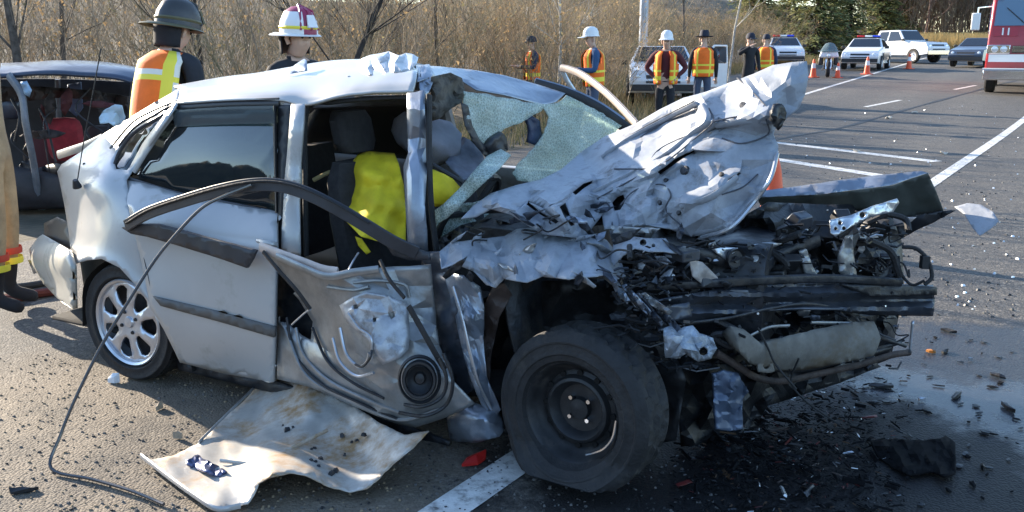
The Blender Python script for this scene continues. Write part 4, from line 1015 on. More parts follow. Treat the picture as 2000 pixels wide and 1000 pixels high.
# ---- crushed nose
def wb(x): return .10 + (x - 1280) / 540.0 * 1.12
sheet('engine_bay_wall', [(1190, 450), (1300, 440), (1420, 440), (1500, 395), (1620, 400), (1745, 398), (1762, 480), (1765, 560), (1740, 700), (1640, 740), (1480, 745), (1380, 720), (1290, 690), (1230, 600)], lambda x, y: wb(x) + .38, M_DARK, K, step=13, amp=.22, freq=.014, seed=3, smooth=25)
fdd = sheet('bumper_beam', [(1278, 588), (1330, 578), (1400, 566), (1500, 556), (1600, 552), (1660, 552), (1740, 556), (1822, 558), (1825, 590), (1822, 616), (1700, 614), (1640, 606), (1560, 604), (1480, 608), (1420, 618), (1340, 634), (1286, 648)],
            lambda x, y: wb(x) + .03 * math.sin((y - 555) * .19 + (x - 1280) * .004) + .02, M_BLUEST, K, step=6.5, thick=.008, amp=.03, freq=.012, seed=7)
sheet('beam_cap', [(1640, 556), (1760, 556), (1826, 560), (1826, 576), (1700, 580)], lambda x, y: wb(x) - .03, M_DARK, fdd, step=8, thick=.02, amp=.02, freq=.03)
sheet('beam_skin', [(1290, 600), (1345, 590), (1350, 618), (1292, 634)], lambda x, y: wb(x) - .03, M_BLUEST, fdd, step=8, thick=.01, amp=.02, freq=.03)
strip('upper_tie_bar', [(1262, 560, .16), (1350, 556, .3), (1480, 548, .5), (1620, 544, .78), (1760, 552, 1.05)], .035, .02, M_DARKST, K)
strip('radiator_support', [(1300, 480, .3), (1380, 500, .42), (1460, 520, .58), (1520, 500, .7), (1600, 470, .85)], .05, .02, M_DARKST, K)
# bracket with punched holes
def ringp(cx, cy, r, k=8): return [(cx + r * math.cos(6.283 * i / k), cy + r * math.sin(6.283 * i / k)) for i in range(k)]
sheet('hinge_bracket', [(1620, 430), (1662, 420), (1700, 404), (1752, 388), (1756, 396), (1744, 414), (1700, 424), (1660, 444), (1632, 462), (1622, 455)], [(1620, 430, .70), (1756, 392, .95), (1632, 462, .68), (1744, 414, .92), (1684, 420, .78)], M_GALV, K, step=6, thick=.004,
      holes=[ringp(1640, 436, 4), ringp(1648, 446, 4), ringp(1632, 447, 3.5), ringp(1684, 420, 6)], amp=.02, freq=.03)
sheet('latch_bracket', [(1380, 478), (1392, 474), (1400, 482), (1446, 484), (1490, 474), (1532, 474), (1500, 488), (1470, 500), (1440, 512), (1418, 508), (1398, 494)], lambda x, y: wb(x) + .10, M_GALV, K, step=6, thick=.004, amp=.03, freq=.03, holes=[ringp(1424, 494, 3), ringp(1388, 481, 3)])
sheet('support_stay', [(1560, 490), (1574, 486), (1586, 520), (1606, 552), (1590, 556), (1570, 530)], lambda x, y: wb(x) + .06, M_INNER, K, step=6, thick=.01, amp=.02, freq=.05)
sheet('support_stay', [(1652, 462), (1664, 458), (1666, 500), (1674, 548), (1655, 552), (1638, 530), (1636, 500), (1644, 480)], lambda x, y: wb(x) + .04, M_INNER, K, step=6, thick=.01, amp=.03, freq=.05, seed=4)
sheet('torn_panel', [(1200, 470), (1232, 462), (1262, 466), (1300, 466), (1322, 496), (1300, 492), (1268, 492), (1240, 486), (1216, 500), (1200, 520), (1192, 508)], [(1200, 470, .2), (1300, 466, .3), (1322, 496, .2), (1200, 520, .1), (1250, 480, .12)], M_HOOD, K, step=5, amp=.06, freq=.03, seed=6, thick=.004, smooth=14,
      holes=[ringp(1256, 474, 7), ringp(1276, 480, 4)])
sheet('torn_panel', [(1345, 505), (1372, 512), (1400, 540), (1412, 556), (1372, 556), (1352, 540)], lambda x, y: wb(x) + .04, mat('dusty_steel', (.36, .33, .31), .55, metal=.3, var=.3, scale=14), K, step=6, amp=.04, freq=.03, seed=9)
sheet('torn_panel', [(1192, 440), (1240, 444), (1290, 446), (1280, 454), (1220, 458), (1196, 456)], lambda x, y: .24, M_INNER, K, step=6, amp=.04, freq=.03, seed=2)
for i in range(7):                                       # shredded fender edge beside the wheel
    x0, y0 = 1196 + i * 14 + U(-6, 6), 545 + i * 9 + U(-8, 8); x1, y1 = x0 + U(30, 60), y0 + U(35, 62); w0 = .04 + i * .01
    sheet('shredded_edge', [(x0, y0), (x0 + 9, y0 - 3), (x1 + 6, y1 - 4), (x1, y1 + 4), ((x0 + x1) / 2 - 6, (y0 + y1) / 2 + 4)], lambda x, y, w0=w0: w0, random.choice((M_SILVD, M_INNER, M_BLUEST, M_DARKST)), K, step=6, amp=.06, freq=.05, seed=i + 50)
lamp = creased('crushed_lamp_housing', [(1296, 642), (1310, 636), (1322, 650), (1334, 640), (1352, 636), (1366, 652), (1392, 660), (1400, 680), (1388, 700), (1362, 706), (1340, 690), (1322, 700), (1300, 698)], [(1296, 642, .05), (1352, 636, .1), (1400, 680, .14), (1362, 706, .06), (1330, 668, -.03), (1300, 698, .03)], mat('lamp_plastic', (.30, .34, .39), .3, var=.4, scale=20, dirt=(.06, .055, .05), dirt_amt=.35, dirt_scale=14), K, coarse=15, amp=.025, sub=1, seed=3, thick=.005, holes=[ringp(1374, 686, 9)])
fo = sheet('foam_absorber', [(1410, 650), (1436, 654), (1470, 668), (1502, 662), (1580, 652), (1650, 644), (1692, 642), (1702, 664), (1690, 682), (1620, 694), (1560, 703), (1516, 704), (1480, 700), (1450, 690), (1424, 674)], lambda x, y: wb(x) + .02 + .0009 * (y - 672) ** 2 * .06 - .03, M_FOAM, K, step=7, thick=.05, offset=-1, amp=.012, freq=.012, octs=2, smooth=30)
for pts, wd, m_ in (([(1400, 690), (1440, 714), (1480, 738), (1530, 744), (1600, 730), (1680, 712), (1740, 694), (1778, 688)], .028, M_RUST), ([(1470, 716), (1560, 722), (1650, 704), (1740, 680)], .022, M_DARK), ([(1520, 708), (1600, 704), (1690, 688), (1760, 668)], .02, M_DARKST),
                    ([(1450, 664), (1500, 640), (1542, 636)], .012, M_INNER), ([(1584, 630), (1640, 631), (1668, 632)], .014, M_INNER), ([(1640, 610), (1664, 632), (1700, 652), (1770, 676)], .016, M_DARKST), ([(1320, 634), (1420, 622), (1500, 604), (1580, 594), (1660, 612), (1690, 650)], .014, M_DARKST)):
    strip('lower_rail', [(x, y, wb(x) + .015 + U(-.02, .03)) for x, y in pts], wd, wd * .5, m_, K)
sheet('tow_tab', [(1478, 696), (1490, 690), (1506, 700), (1512, 724), (1504, 728), (1480, 726)], lambda x, y: wb(x) - .04, M_FOAM, K, step=5, thick=.008, holes=[ringp(1496, 714, 7)])
sheet('hanging_strut', [(1392, 730), (1412, 722), (1440, 730), (1462, 764), (1448, 780), (1450, 838), (1424, 842), (1398, 838), (1394, 790)], lambda x, y: wb(x) + .03, mat('strut_steel', (.09, .12, .18), .45, metal=.3, var=.3, scale=5), K, step=6, thick=.012, amp=.05, freq=.025, seed=12, smooth=20)
sheet('hanging_strip', [(1780, 628), (1786, 626), (1779, 690), (1774, 688)], lambda x, y: 1.05, M_GALV, K, step=8, thick=.002)
# far fender: flange, inner side, lip, torn headlamp skin
ff = sheet('far_fender', [(1480, 374), (1560, 364), (1640, 352), (1720, 342), (1800, 334), (1814, 339), (1770, 352), (1744, 362), (1600, 380), (1478, 386)], lambda x, y: 1.28 + .0003 * (x - 1480) + .004 * (372 - y) * .6, M_SILVD, K, step=7, thick=.004, amp=.03, freq=.016)
sheet('inner_side', [(1478, 386), (1600, 380), (1744, 362), (1770, 352), (1812, 338), (1828, 372), (1843, 412), (1790, 420), (1748, 428), (1700, 412), (1600, 408), (1490, 410)], [(1478, 386, 1.26), (1744, 362, 1.34), (1812, 338, 1.36), (1843, 412, 1.46), (1748, 428, 1.44), (1490, 410, 1.32)], mat('green_grey_inner', (.085, .095, .085), .5, metal=.2, var=.3, scale=6), ff, step=8, thick=.004, amp=.03, freq=.014, kink=True)
sheet('fender_lip', [(1748, 428), (1842, 412), (1866, 411), (1850, 420), (1806, 442), (1760, 464), (1752, 448)], lambda x, y: 1.40, M_BLK, ff, step=7, thick=.01, amp=.03, freq=.03)
sheet('torn_skin', [(1864, 404), (1890, 397), (1916, 400), (1940, 414), (1951, 432), (1936, 446), (1914, 461), (1900, 446), (1884, 420)], lambda x, y: 1.46 - .0006 * (x - 1864) - .002 * (y - 400), M_HOOD, ff, step=6, thick=.003, amp=.008, freq=.02, smooth=60)
sheet('inner_tab', [(1744, 424), (1790, 424), (1772, 440), (1748, 442)], lambda x, y: 1.3, M_PINK, ff, step=7, thick=.006)
# engine, battery, pulleys, hoses, wires behind the beam
random.seed(77)
eng = loft('engine_block', [(car(2.35 + .12 * i, .75, .62), WX, ZV, .34 - .03 * i, .2 + .02 * (i % 2)) for i in range(5)], M_DARKST, pw=5)
for i in range(34):
    x, y = U(1300, 1745), U(415, 560)
    if x < 1520: y = U(485, 560)
    c_ = at(x, y, wb(x) + U(.06, .34)); R = Matrix.Rotation(U(0, 6), 3, 'Z') @ Matrix.Rotation(U(-.8, .8), 3, 'X')
    mb = MB(); mb.box(c_, (U(.04, .14), U(.03, .10), U(.03, .09)), R, taper=U(.6, 1.0))
    mb.build('engine_part', random.choice((M_DARK, M_DARKST, M_DARKST, M_BLUEST, M_BLK)), eng, bevel=.006)
for i in range(9):
    x = U(1320, 1740); y = U(490, 560) if x < 1540 else U(435, 560); c_ = at(x, y, wb(x) + U(.05, .22)); r_ = U(.03, .06)
    mb = MB(); mb.lathe([(0, .02), (r_ * .3, .022), (r_ * .35, .012), (r_ * .8, .012), (r_, .022), (r_, -.02), (r_ * .8, -.03)], 18, Matrix.Translation(c_) @ rot_axis(Vector((U(-.5, .9), -1, U(-.5, .6)))).to_4x4()); mb.build('pulley', random.choice((M_DARKST, M_BLK, M_INNER)), eng)
for i in range(26):
    x = U(1240, 1740); y = U(475, 700) if x < 1520 else U(420, 700); w0 = wb(x) + U(.0, .22); pts = [(x, y, w0)]
    for _ in range(4): x += U(-50, 50); y += U(-20, 30); y = max(y, 470 if x < 1520 else 415); w0 += U(-.05, .05); pts.append((max(1230, min(1775, x)), min(760, y), w0))
    hose('hose' if i % 2 else 'wire', pts, U(.008, .015) if i % 2 else U(.0025, .004), random.choice((M_RUB, M_RUB, M_DARKST, M_BLK, M_INNER)), eng)
for i in range(22):
    x = U(1290, 1760); y = U(475, 700) if x < 1520 else U(405, 700); s = U(5, 17); a = U(0, 3.14); q = [(x + s * math.cos(a + t) * U(.5, 1.2), y + s * .6 * math.sin(a + t) * U(.5, 1.2)) for t in (0, 1.2, 2.5, 3.6, 5.1)]
    sheet('torn_scrap', q, lambda x, y, w0=wb(x) + U(-.02, .16): w0, random.choice((M_GALV, M_INNER, M_DARKST, M_BLUEST, M_DARK, M_DARK, M_DARK, M_RUST)), eng, step=6, amp=.03, freq=.05, seed=i + 90)
for pts, r_ in (([(1762, 482, 1.02), (1790, 486, 1.03), (1812, 508, 1.03), (1820, 540, 1.02), (1806, 556, 1.0)], .008), ([(1755, 500, 1.0), (1758, 530, 1.0), (1780, 556, 1.0), (1806, 548, 1.0)], .006), ([(1560, 700, .6), (1545, 745, .62), (1570, 780, .62), (1610, 810, .64), (1640, 830, .64)], .004),
                ([(1480, 640, .45), (1500, 680, .47), (1515, 712, .48), (1555, 760, .5)], .004), ([(1700, 470, .9), (1740, 492, .96), (1758, 540, .98)], .014)):
    hose('wire', pts, r_, M_RUB, eng)
random.seed(505); mb = MB(); TM = [M_DARK, M_BLK, M_DARKST, M_BLUEST, M_INNER, M_GALV, M_RUST]
for i in range(620):
    x = U(1225, 1755); y = U(470, 720) if x < 1520 else U(412, 720)
    if rnd() < .25: x, y = U(1200, 1330), U(520, 660)
    w0 = wb(x) + U(.0, .2); c_ = at(x, y, w0); k_ = random.choices(range(7), (30, 26, 20, 10, 6, 5, 3))[0]; R = Matrix.Rotation(U(0, 6), 3, 'Z') @ Matrix.Rotation(U(-1.5, 1.5), 3, 'X')
    q = rnd()
    if q < .45: s_ = U(.006, .022); mb.box(c_, (s_ * U(1, 3), s_ * U(.4, 1), s_ * U(.1, .6)), R, k=k_, taper=U(.4, 1))
    elif q < .8:
        d_ = R @ Vector((1, 0, 0)) * U(.02, .08); mb.tube([c_ - d_, c_ + Vector((U(-.02, .02), U(-.02, .02), U(-.02, .02))), c_ + d_], U(.0015, .006), n=5, k=k_)
    else:
        s_ = U(.012, .04); v_ = [R @ Vector((s_ * U(.5, 1.2) * math.cos(t_), s_ * .6 * U(.5, 1.2) * math.sin(t_), U(-.3, .3) * s_)) + c_ for t_ in (0, 1.1, 2.4, 3.5, 4.9)]
        mb.add(v_ + [c_], [(0, 1, 5), (1, 2, 5), (2, 3, 5), (3, 4, 5), (4, 0, 5)], k_)
tag(mb.build('engine_tangle', TM, eng, smooth=None), kind='stuff')
creased('subframe', [(1318, 690), (1420, 704), (1560, 730), (1700, 700), (1720, 716), (1640, 748), (1570, 770), (1500, 792), (1462, 850), (1390, 866), (1330, 872)], lambda x, y: wb(x) + .30 - .0004 * (y - 700), M_DARK, K, coarse=26, amp=.06, sub=1, seed=61)
mb = MB(); mb.box(at(1806, 512, 1.03), (.03, .03, .05)); mb.build('connector', M_BLK, eng)

# ---- wheels
def tyre(name, parent, MT, R, width, rim_r, sag=0.0, segs=72, blocks=True):
    hw = width / 2
    prof_ = [(rim_r, -hw * .78), (rim_r + .012, -hw * .92), (rim_r + .028, -hw * 1.02), ((R + rim_r) / 2, -hw * 1.06), (R - .022, -hw * .98), (R - .004, -hw * .80)]
    for t in (-.66, -.60, -.34, -.28, -.04, .04, .28, .34, .60, .66): prof_.append((R - (.009 if abs(t) in (.60, .28, .04) and False else 0), hw * t))
    prof_ += [(R - .004, hw * .80), (R - .022, hw * .98), ((R + rim_r) / 2 + .028, hw * 1.05), ((R + rim_r) / 2 + .024, hw * 1.085), ((R + rim_r) / 2 + .018, hw * 1.085), ((R + rim_r) / 2 + .014, hw * 1.06), ((R + rim_r) / 2 - .012, hw * 1.06), ((R + rim_r) / 2 - .016, hw * 1.08), ((R + rim_r) / 2 - .022, hw * 1.08), ((R + rim_r) / 2 - .026, hw * 1.04), (rim_r + .016, hw * 1.0), (rim_r + .012, hw * .90), (rim_r, hw * .78)]
    v, f = [], []; q = len(prof_)
    for j in range(segs * 2):
        a = 2 * math.pi * j / (segs * 2)
        for i, (r, h) in enumerate(prof_):
            rr = r
            if blocks and 6 <= i < 16:
                if (j // 3 + (i // 2)) % 3 == 0: rr -= .013
                if i in (8, 9, 12, 13): rr -= .006
            v.append(Vector((rr * math.cos(a), rr * math.sin(a), h)))
    n_ = segs * 2
    for j in range(n_):
        for i in range(q - 1):
            f.append((j * q + i, ((j + 1) % n_) * q + i, ((j + 1) % n_) * q + i + 1, j * q + i + 1))
    out = []
    for p in v:
        p = MT @ p; out.append(p)
    if sag:
        c_ = MT.translation; ax = (MT.to_3x3() @ Vector((0, 0, 1)))
        for p in out:
            fl = .004
            lim = c_.z - R + sag
            if p.z < lim + .09:
                t = (lim + .09 - p.z) / .09
                off = (p - c_).dot(ax); p += ax * off * min(1, t) * .5
                p.z = max(p.z, 0) + 0.0
                if p.z < lim: p.z = lim + (p.z - lim) * .05
            p.z = max(p.z, fl)
    return obj(name, out, f, M_TYRE, parent, smooth=30)
# rear alloy wheel
rc = car(.0, .10, .288); MR = Matrix.Translation(rc) @ rot_axis(-WX).to_4x4()
rwheel = tyre('rear_wheel', K, MR, .288, .18, .205)
mb = MB(); mb.lathe([(.205, .075), (.212, .085), (.206, .092), (.196, .085), (.190, .06), (.188, -.06)], 48, MR); rim = mb.build('rim', M_ALLOY, rwheel)
mb = MB(); mb.lathe([(.0, .0), (.187, .0)], 32, MR @ Matrix.Translation((0, 0, .01))); mb.build('brake_disc', M_DARKST, rwheel)
hol = []
for k in range(7):
    a0 = k * 2 * math.pi / 7 + .2; d = .26
    hol.append([(r * math.cos(a0 + t * d), r * math.sin(a0 + t * d)) for r, t in ((.085, -.75), (.12, -1), (.165, -1.0), (.178, -.5), (.18, 0), (.178, .5), (.165, 1), (.12, 1), (.085, .75), (.078, 0))])
V2, F2 = tri2d([(.197 * math.cos(a), .197 * math.sin(a)) for a in np.linspace(0, 2 * math.pi, 48, endpoint=False)], hol, .022)
obj('spokes', [MR @ Vector((x, y, .082 - .9 * (max(0, .12 - math.hypot(x, y)) ** 2) - .10 * max(0, math.hypot(x, y) - .12))) for x, y in V2], F2, M_ALLOY, rwheel, thick=.012, offset=-1)
mb = MB(); mb.lathe([(0, .012), (.024, .010), (.030, 0)], 20, MR @ Matrix.Translation((0, 0, .074))); mb.build('hub_cap', M_ALLOY, rwheel)
for k in range(4):
    a = k * math.pi / 2 + .4; mb = MB(); mb.lathe([(0, .008), (.008, .008), (.010, 0)], 8, MR @ Matrix.Translation((math.cos(a) * .052, math.sin(a) * .052, .076))); mb.build('lug_nut', M_DARKST, rwheel)
cgrid('rear_arch_liner', [[(-.34, .03, .22), (-.28, .03, .46), (.0, .03, .60), (.30, .03, .42), (.38, .03, .1)], [(-.34, .3, .22), (-.28, .3, .46), (.0, .3, .60), (.30, .3, .42), (.38, .3, .1)]], M_CARPET)
# front steel wheel, tyre off its bead
fc_ = at(1138, 796, .0); fax = Vector((-math.sin(math.radians(33)), -math.cos(math.radians(33)), .03)).normalized()
fc = Vector((fc_.x, fc_.y, .298)) ; MF = Matrix.Translation(fc) @ rot_axis(fax).to_4x4()
fwheel = tyre('front_wheel', K, MF, .302, .20, .178, sag=.075)
M_STEELW = mat('black_steel_wheel', (.028, .029, .031), .5, metal=.3, var=.4, scale=12, dirt=(.07, .06, .05), dirt_amt=.2, dirt_scale=12)
mb = MB(); mb.lathe([(.190, .066), (.192, .080), (.184, .086), (.176, .078), (.168, .05), (.150, .03), (.142, .02), (.128, .026), (.118, .046), (.108, .050), (.098, .040), (.086, .012), (.040, .008), (.036, .03), (.0, .034)], 56, MF); frim = mb.build('rim', M_STEELW, fwheel)
mb = MB(); mb.lathe([(.168, .05), (.165, -.08), (.19, -.09)], 40, MF); mb.build('rim_barrel', M_STEELW, fwheel)
for k in range(12):
    a = k * math.pi / 6; mb = MB(); mb.lathe([(0, .004), (.011, .004), (.012, -.006)], 10, MF @ Matrix.Translation((math.cos(a) * .135, math.sin(a) * .135, .026))); mb.build('vent_hole', mat('black_hole', (.004, .004, .004), .9), fwheel)
for k in range(4):
    a = k * math.pi / 2 + .75; mb = MB(); mb.lathe([(0, .024), (.008, .024), (.011, .018), (.012, 0)], 6, MF @ Matrix.Translation((math.cos(a) * .050, math.sin(a) * .050, .008))); mb.build('lug_nut', mat('chrome', (.8, .8, .82), .12, metal=1.0), fwheel)
br = [MF @ Vector((r * math.cos(a), r * math.sin(a), .088 + d)) for a, r, d in ((-.1, .178, .0), (-.35, .172, .008), (-.6, .160, .012), (-.85, .150, .012), (-1.05, .152, .008))]
# the wheel frame's x axis points up: turn the bent lip to the lower right of the rim
def rimpt(deg, r, h): a = math.radians(deg); return MF @ Vector((r * math.sin(a), -r * math.cos(a), h))
mb = MB(); mb.tube(curve([rimpt(d, r, h) for d, r, h in ((5, .178, .086), (-15, .176, .094), (-32, .168, .10), (-48, .155, .098), (-62, .150, .092))], 5), .006, n=7); mb.build('bent_lip', MATS['chrome'], fwheel)
# ================================================================== DOOR SKIN ON THE GROUND, DEBRIS
random.seed(3)
M_SKIN = mat('door_skin_inside', (.52, .50, .46), .42, metal=.35, var=.2, scale=6, dirt=(.30, .18, .08), dirt_amt=.5, dirt_scale=5)
def gp(px, py, h): return ground_at(px, py, h)
# outline in photo pixels, height above the road by control points
SKP = [(276, 892), (300, 898), (340, 890), (388, 866), (420, 832), (470, 790), (512, 744), (540, 738), (600, 752), (690, 792), (745, 828), (790, 850), (838, 842), (806, 876), (770, 905), (735, 940), (716, 955), (684, 962), (640, 950), (600, 930), (566, 924), (530, 932), (506, 944), (496, 968), (484, 985), (424, 996), (380, 972), (330, 935)]
SKC = [(276, 892, .03), (388, 866, .02), (512, 744, .06), (600, 752, .15), (745, 828, .14), (838, 842, .19), (735, 940, .07), (684, 962, .03), (600, 930, .10), (530, 932, .14), (484, 985, .03), (424, 996, .02), (340, 940, .02), (450, 900, .02), (560, 850, .05), (640, 870, .04), (700, 880, .05), (480, 850, .01)]
sf = Field(SKC, True); V2, F2 = tri2d(SKP, (), 8, .8)
sk = empty('door_skin', ground_at(560, 870)); tag(sk, 'silver door panel torn off and lying flat on the road below the car', 'door panel')
obj('panel', [gp(x, y, max(.008, sf(x, y) + .018 * crumple(x, y, 4, .012, 3))) for x, y in V2], F2, M_SKIN, sk, thick=.004, smooth=35)
def gstrip(name, pts, width, th, m, parent):
    mb = MB(); mb.tube(curve([gp(*p) for p in pts], 5), width / 2, n=8, flat=th / width); return mb.build(name, m, parent)
gstrip('rolled_edge', [(276, 890, .04), (330, 932, .035), (380, 968, .035), (424, 994, .03), (470, 988, .03)], .022, .012, M_SILV, sk)
gstrip('folded_edge', [(388, 864, .03), (440, 812, .05), (512, 742, .07)], .014, .008, M_GALV, sk)
gstrip('stiffener', [(430, 900, .04), (500, 905, .045), (560, 880, .07), (640, 840, .10)], .016, .008, M_SKIN, sk)
random.seed(14)
for i in range(16):
    x, y = random.choice(((600, 862), (620, 888), (640, 905), (590, 850), (560, 830), (672, 930), (650, 890), (690, 860))); x += U(-26, 26); y += U(-14, 14)
    mb = MB(); s = U(.008, .018); mb.box(gp(x, y, max(.02, sf(x, y)) + s * .6), (s * 1.4, s, s * .8), Matrix.Rotation(U(0, 3), 3, 'Z') @ Matrix.Rotation(U(-.4, .4), 3, 'X'), taper=.7)
    tag(mb.build('glass_crumb', M_DARKST if i % 2 else M_BLK), 'dark crumb lying on the torn off silver door panel', 'debris', 'crumbs on the door panel')
V2, F2 = tri2d([(362, 900), (385, 890), (420, 908), (442, 920), (430, 932), (400, 922), (374, 914)], (), 6, 1)
tag(obj('crushed_can', [gp(x, y, .03 + .03 * crumple(x, y, 5, .05)) for x, y in V2], F2, mat('blue_foil', (.10, .12, .22), .4, metal=.5, var=.5, scale=30), thick=.012, smooth=30), 'crushed blue grey scrap lying on the torn off door panel', 'scrap')

M_DULL = mat('dull_black', (.008, .008, .009), .95, spec=.12, var=.4, scale=30)
def flake(name, px, py, s, m, label, cat, group=None, h=.012, asp=.4):
    n_ = 6; a0 = U(0, 3.14); c_ = ground_at(px, py); top = []; bot = []
    for i in range(n_):
        a = 6.283 * i / n_ + U(-.3, .3); r = s * U(.6, 1.1); x, y = r * math.cos(a), r * asp * math.sin(a)
        X, Y = x * math.cos(a0) - y * math.sin(a0), x * math.sin(a0) + y * math.cos(a0); hh = h * U(.4, 1.6)
        top.append((c_.x + X, c_.y + Y, .005 + hh)); bot.append((c_.x + X, c_.y + Y, .0045))
    ct = (c_.x, c_.y, .005 + h * 1.5); v = top + bot + [ct]
    f = [(i, (i + 1) % n_, 2 * n_) for i in range(n_)] + [(i, i + n_, (i + 1) % n_ + n_, (i + 1) % n_) for i in range(n_)]
    return tag(obj(name, v, f, m, smooth=None), label, cat, group)
random.seed(19)
for px, py, s, lab in ((1950, 738, .05, 'long black plastic splinter on the wet road at the right border, upper one'), (1968, 800, .05, 'black plastic chunk on the wet road at the right border'), (1918, 915, .035, 'small black block on the wet road low at the right'),
                       (1850, 648, .06, 'flat dark plastic scrap on the road just right of the bumper beam'), (1868, 775, .06, 'long dark splinter on the wet road right of the lower rail'), (1722, 758, .07, 'black scrap with a pale speck under the far end of the lower rail'),
                       (1845, 690, .045, 'thin dark splinter beside the amber scrap on the wet road'), (45, 962, .06, 'dark flat scrap on the dusty road in the lower left corner'), (1900, 950, .03, 'small dark scrap on the wet road near the bottom right corner')):
    flake('plastic_scrap', px, py, s, M_DARK, lab, 'scrap', 'black plastic pieces thrown on the road', .012, .28)
flake('amber_scrap', 1818, 690, .035, mat('amber_plastic', (.35, .14, .03), .4), 'small amber brown scrap on the wet road right of the lower rail', 'scrap')
flake('pale_scrap', 1894, 706, .018, M_GALV, 'small pale scrap on the wet road at the right', 'scrap'); flake('pale_scrap', 1800, 785, .018, M_GALV, 'small pale scrap on the wet road in front of the crushed nose', 'scrap')
flake('white_scrap', 222, 748, .035, mat('white_plastic', (.7, .72, .74), .5), 'white scrap on the road just in front of the rear wheel', 'scrap', h=.03, asp=.6)
flake('red_scrap', 930, 903, .085, mat('red_plastic', (.42, .018, .016), .35), 'red plastic scrap beside the white line left of the front tyre', 'scrap', h=.02, asp=.35)
flake('stone_chip', 312, 800, .035, mat('pale_stone', (.35, .28, .2), .9), 'pale stone chip on the dusty road below the rear door', 'stone', h=.02); flake('stone_chip', 350, 858, .025, MATS['pale_stone'], 'pale stone chip beside the upper left corner of the door panel', 'stone', h=.02)
for i in range(70):
    px, py = U(1660, 1995), U(640, 995)
    flake('glass_fragment', px, py, U(.008, .028), random.choice((M_DULL, M_DULL, M_BLK, M_DARKST)), 'small dark fragment scattered on the wet road in front of the wreck', 'fragment', 'fragments on the wet road', U(.0015, .004), U(.25, .7))
# black chunk
V2, F2 = tri2d([(1700, 862), (1740, 858), (1800, 862), (1836, 858), (1846, 852), (1866, 866), (1866, 925), (1846, 930), (1815, 922), (1780, 930), (1740, 912), (1712, 890)], (), 9, 1)
tag(obj('liner_chunk', [gp(x, y, max(.006, .016 + .035 * crumple(x, y, 7, .035))) for x, y in V2], F2, M_DULL, thick=.008, smooth=12), 'large flat black liner chunk lying on the wet road at the lower right', 'debris')
# heap of shattered parts under the nose, too small to count
random.seed(23); mb = MB(); HM = [M_DULL, M_DULL, M_RUST, M_DARKST, mat('dark_red_plastic', (.10, .012, .010), .4), M_GALV, mat('brown_scrap', (.09, .05, .025), .8)]
for i in range(4200):
    u, w_ = random.gauss(0, .46), random.gauss(0, .46); px, py = 1520 + u * 330, 885 + w_ * 200
    if not (1310 < px < 1780 and 735 < py < 1050): continue
    d = math.hypot((px - 1500) / 230, (py - 880) / 160); top = .05 * max(0, 1 - d * d); z = U(0, max(.010, top)); s = U(.004, .013) if rnd() < .90 else U(.013, .036)
    c_ = ground_at(px, py); c_.z = z + .006
    R = Matrix.Rotation(U(0, 6), 3, 'Z') @ Matrix.Rotation(U(-1, 1), 3, 'X')
    mb.box(c_, (s * U(1.2, 3.0), s * U(.15, .7), s * U(.05, .3)), R, k=random.choices(range(7), (44, 38, 3, 8, 2, 2, 3))[0], taper=U(.4, 1))
tag(mb.build('debris_heap', HM, smooth=None), 'dark heap of shattered parts under the crushed nose', 'debris', kind='stuff')
random.seed(29); mb = MB()
for i in range(1700):
    px, py = U(-20, 1000), U(690, 1010); s = U(.003, .010)
    if rnd() < .12: px, py = U(950, 1400), U(900, 1010)
    c_ = ground_at(px, py); c_.z = s * .3; mb.box(c_, (s * U(.8, 1.6), s, s * .7), Matrix.Rotation(U(0, 6), 3, 'Z'), k=random.choice((0, 0, 1, 2)) if px < 800 else random.choice((1, 2, 2)), taper=.6)
tag(mb.build('grit', [mat('grit_tan', (.26, .20, .13), .9), mat('grit_grey', (.12, .115, .11), .9), M_BLK], smooth=None), 'loose grit and crumbs strewn over the dusty road', 'grit', kind='stuff')
random.seed(31); mb = MB()
for i in range(700):
    px, py = U(1500, 1990), U(190, 620); s = U(.006, .02); c_ = ground_at(px, py); c_.z += s * .3
    mb.box(c_, (s * U(.8, 1.8), s, s * .7), Matrix.Rotation(U(0, 6), 3, 'Z'), k=random.choice((0, 1, 2, 2)), taper=.6)
tag(mb.build('glass_crumbs', [M_GALV, MATS['grit_grey'], M_BLK], smooth=None), 'glass crumbs and specks scattered over the lanes beyond the wreck', 'debris', kind='stuff')
for px, py, lab in ((1672, 297, 'pale scrap lying on the near stop line'), (1842, 302, 'pale scrap lying just left of the white lane line'), (1735, 232, 'tiny pale scrap on the lane above the tar seam'), (1786, 222, 'tiny pale scrap on the tar seam')):
    c_ = ground_at(px, py); s = .06 if py > 290 else .08
    V2, F2 = tri2d([(-s, -s * .4), (0, -s * .7), (s, -s * .2), (s * .6, s * .6), (-s * .5, s * .5)], (), s * .5)
    tag(obj('pale_scrap', [(c_.x + x, c_.y + y, c_.z + .03 + .06 * crumple(x * 900, y * 900, px, .02)) for x, y in V2], F2, mat('cream_plastic', (.55, .5, .42), .6), thick=.012), lab, 'scrap')

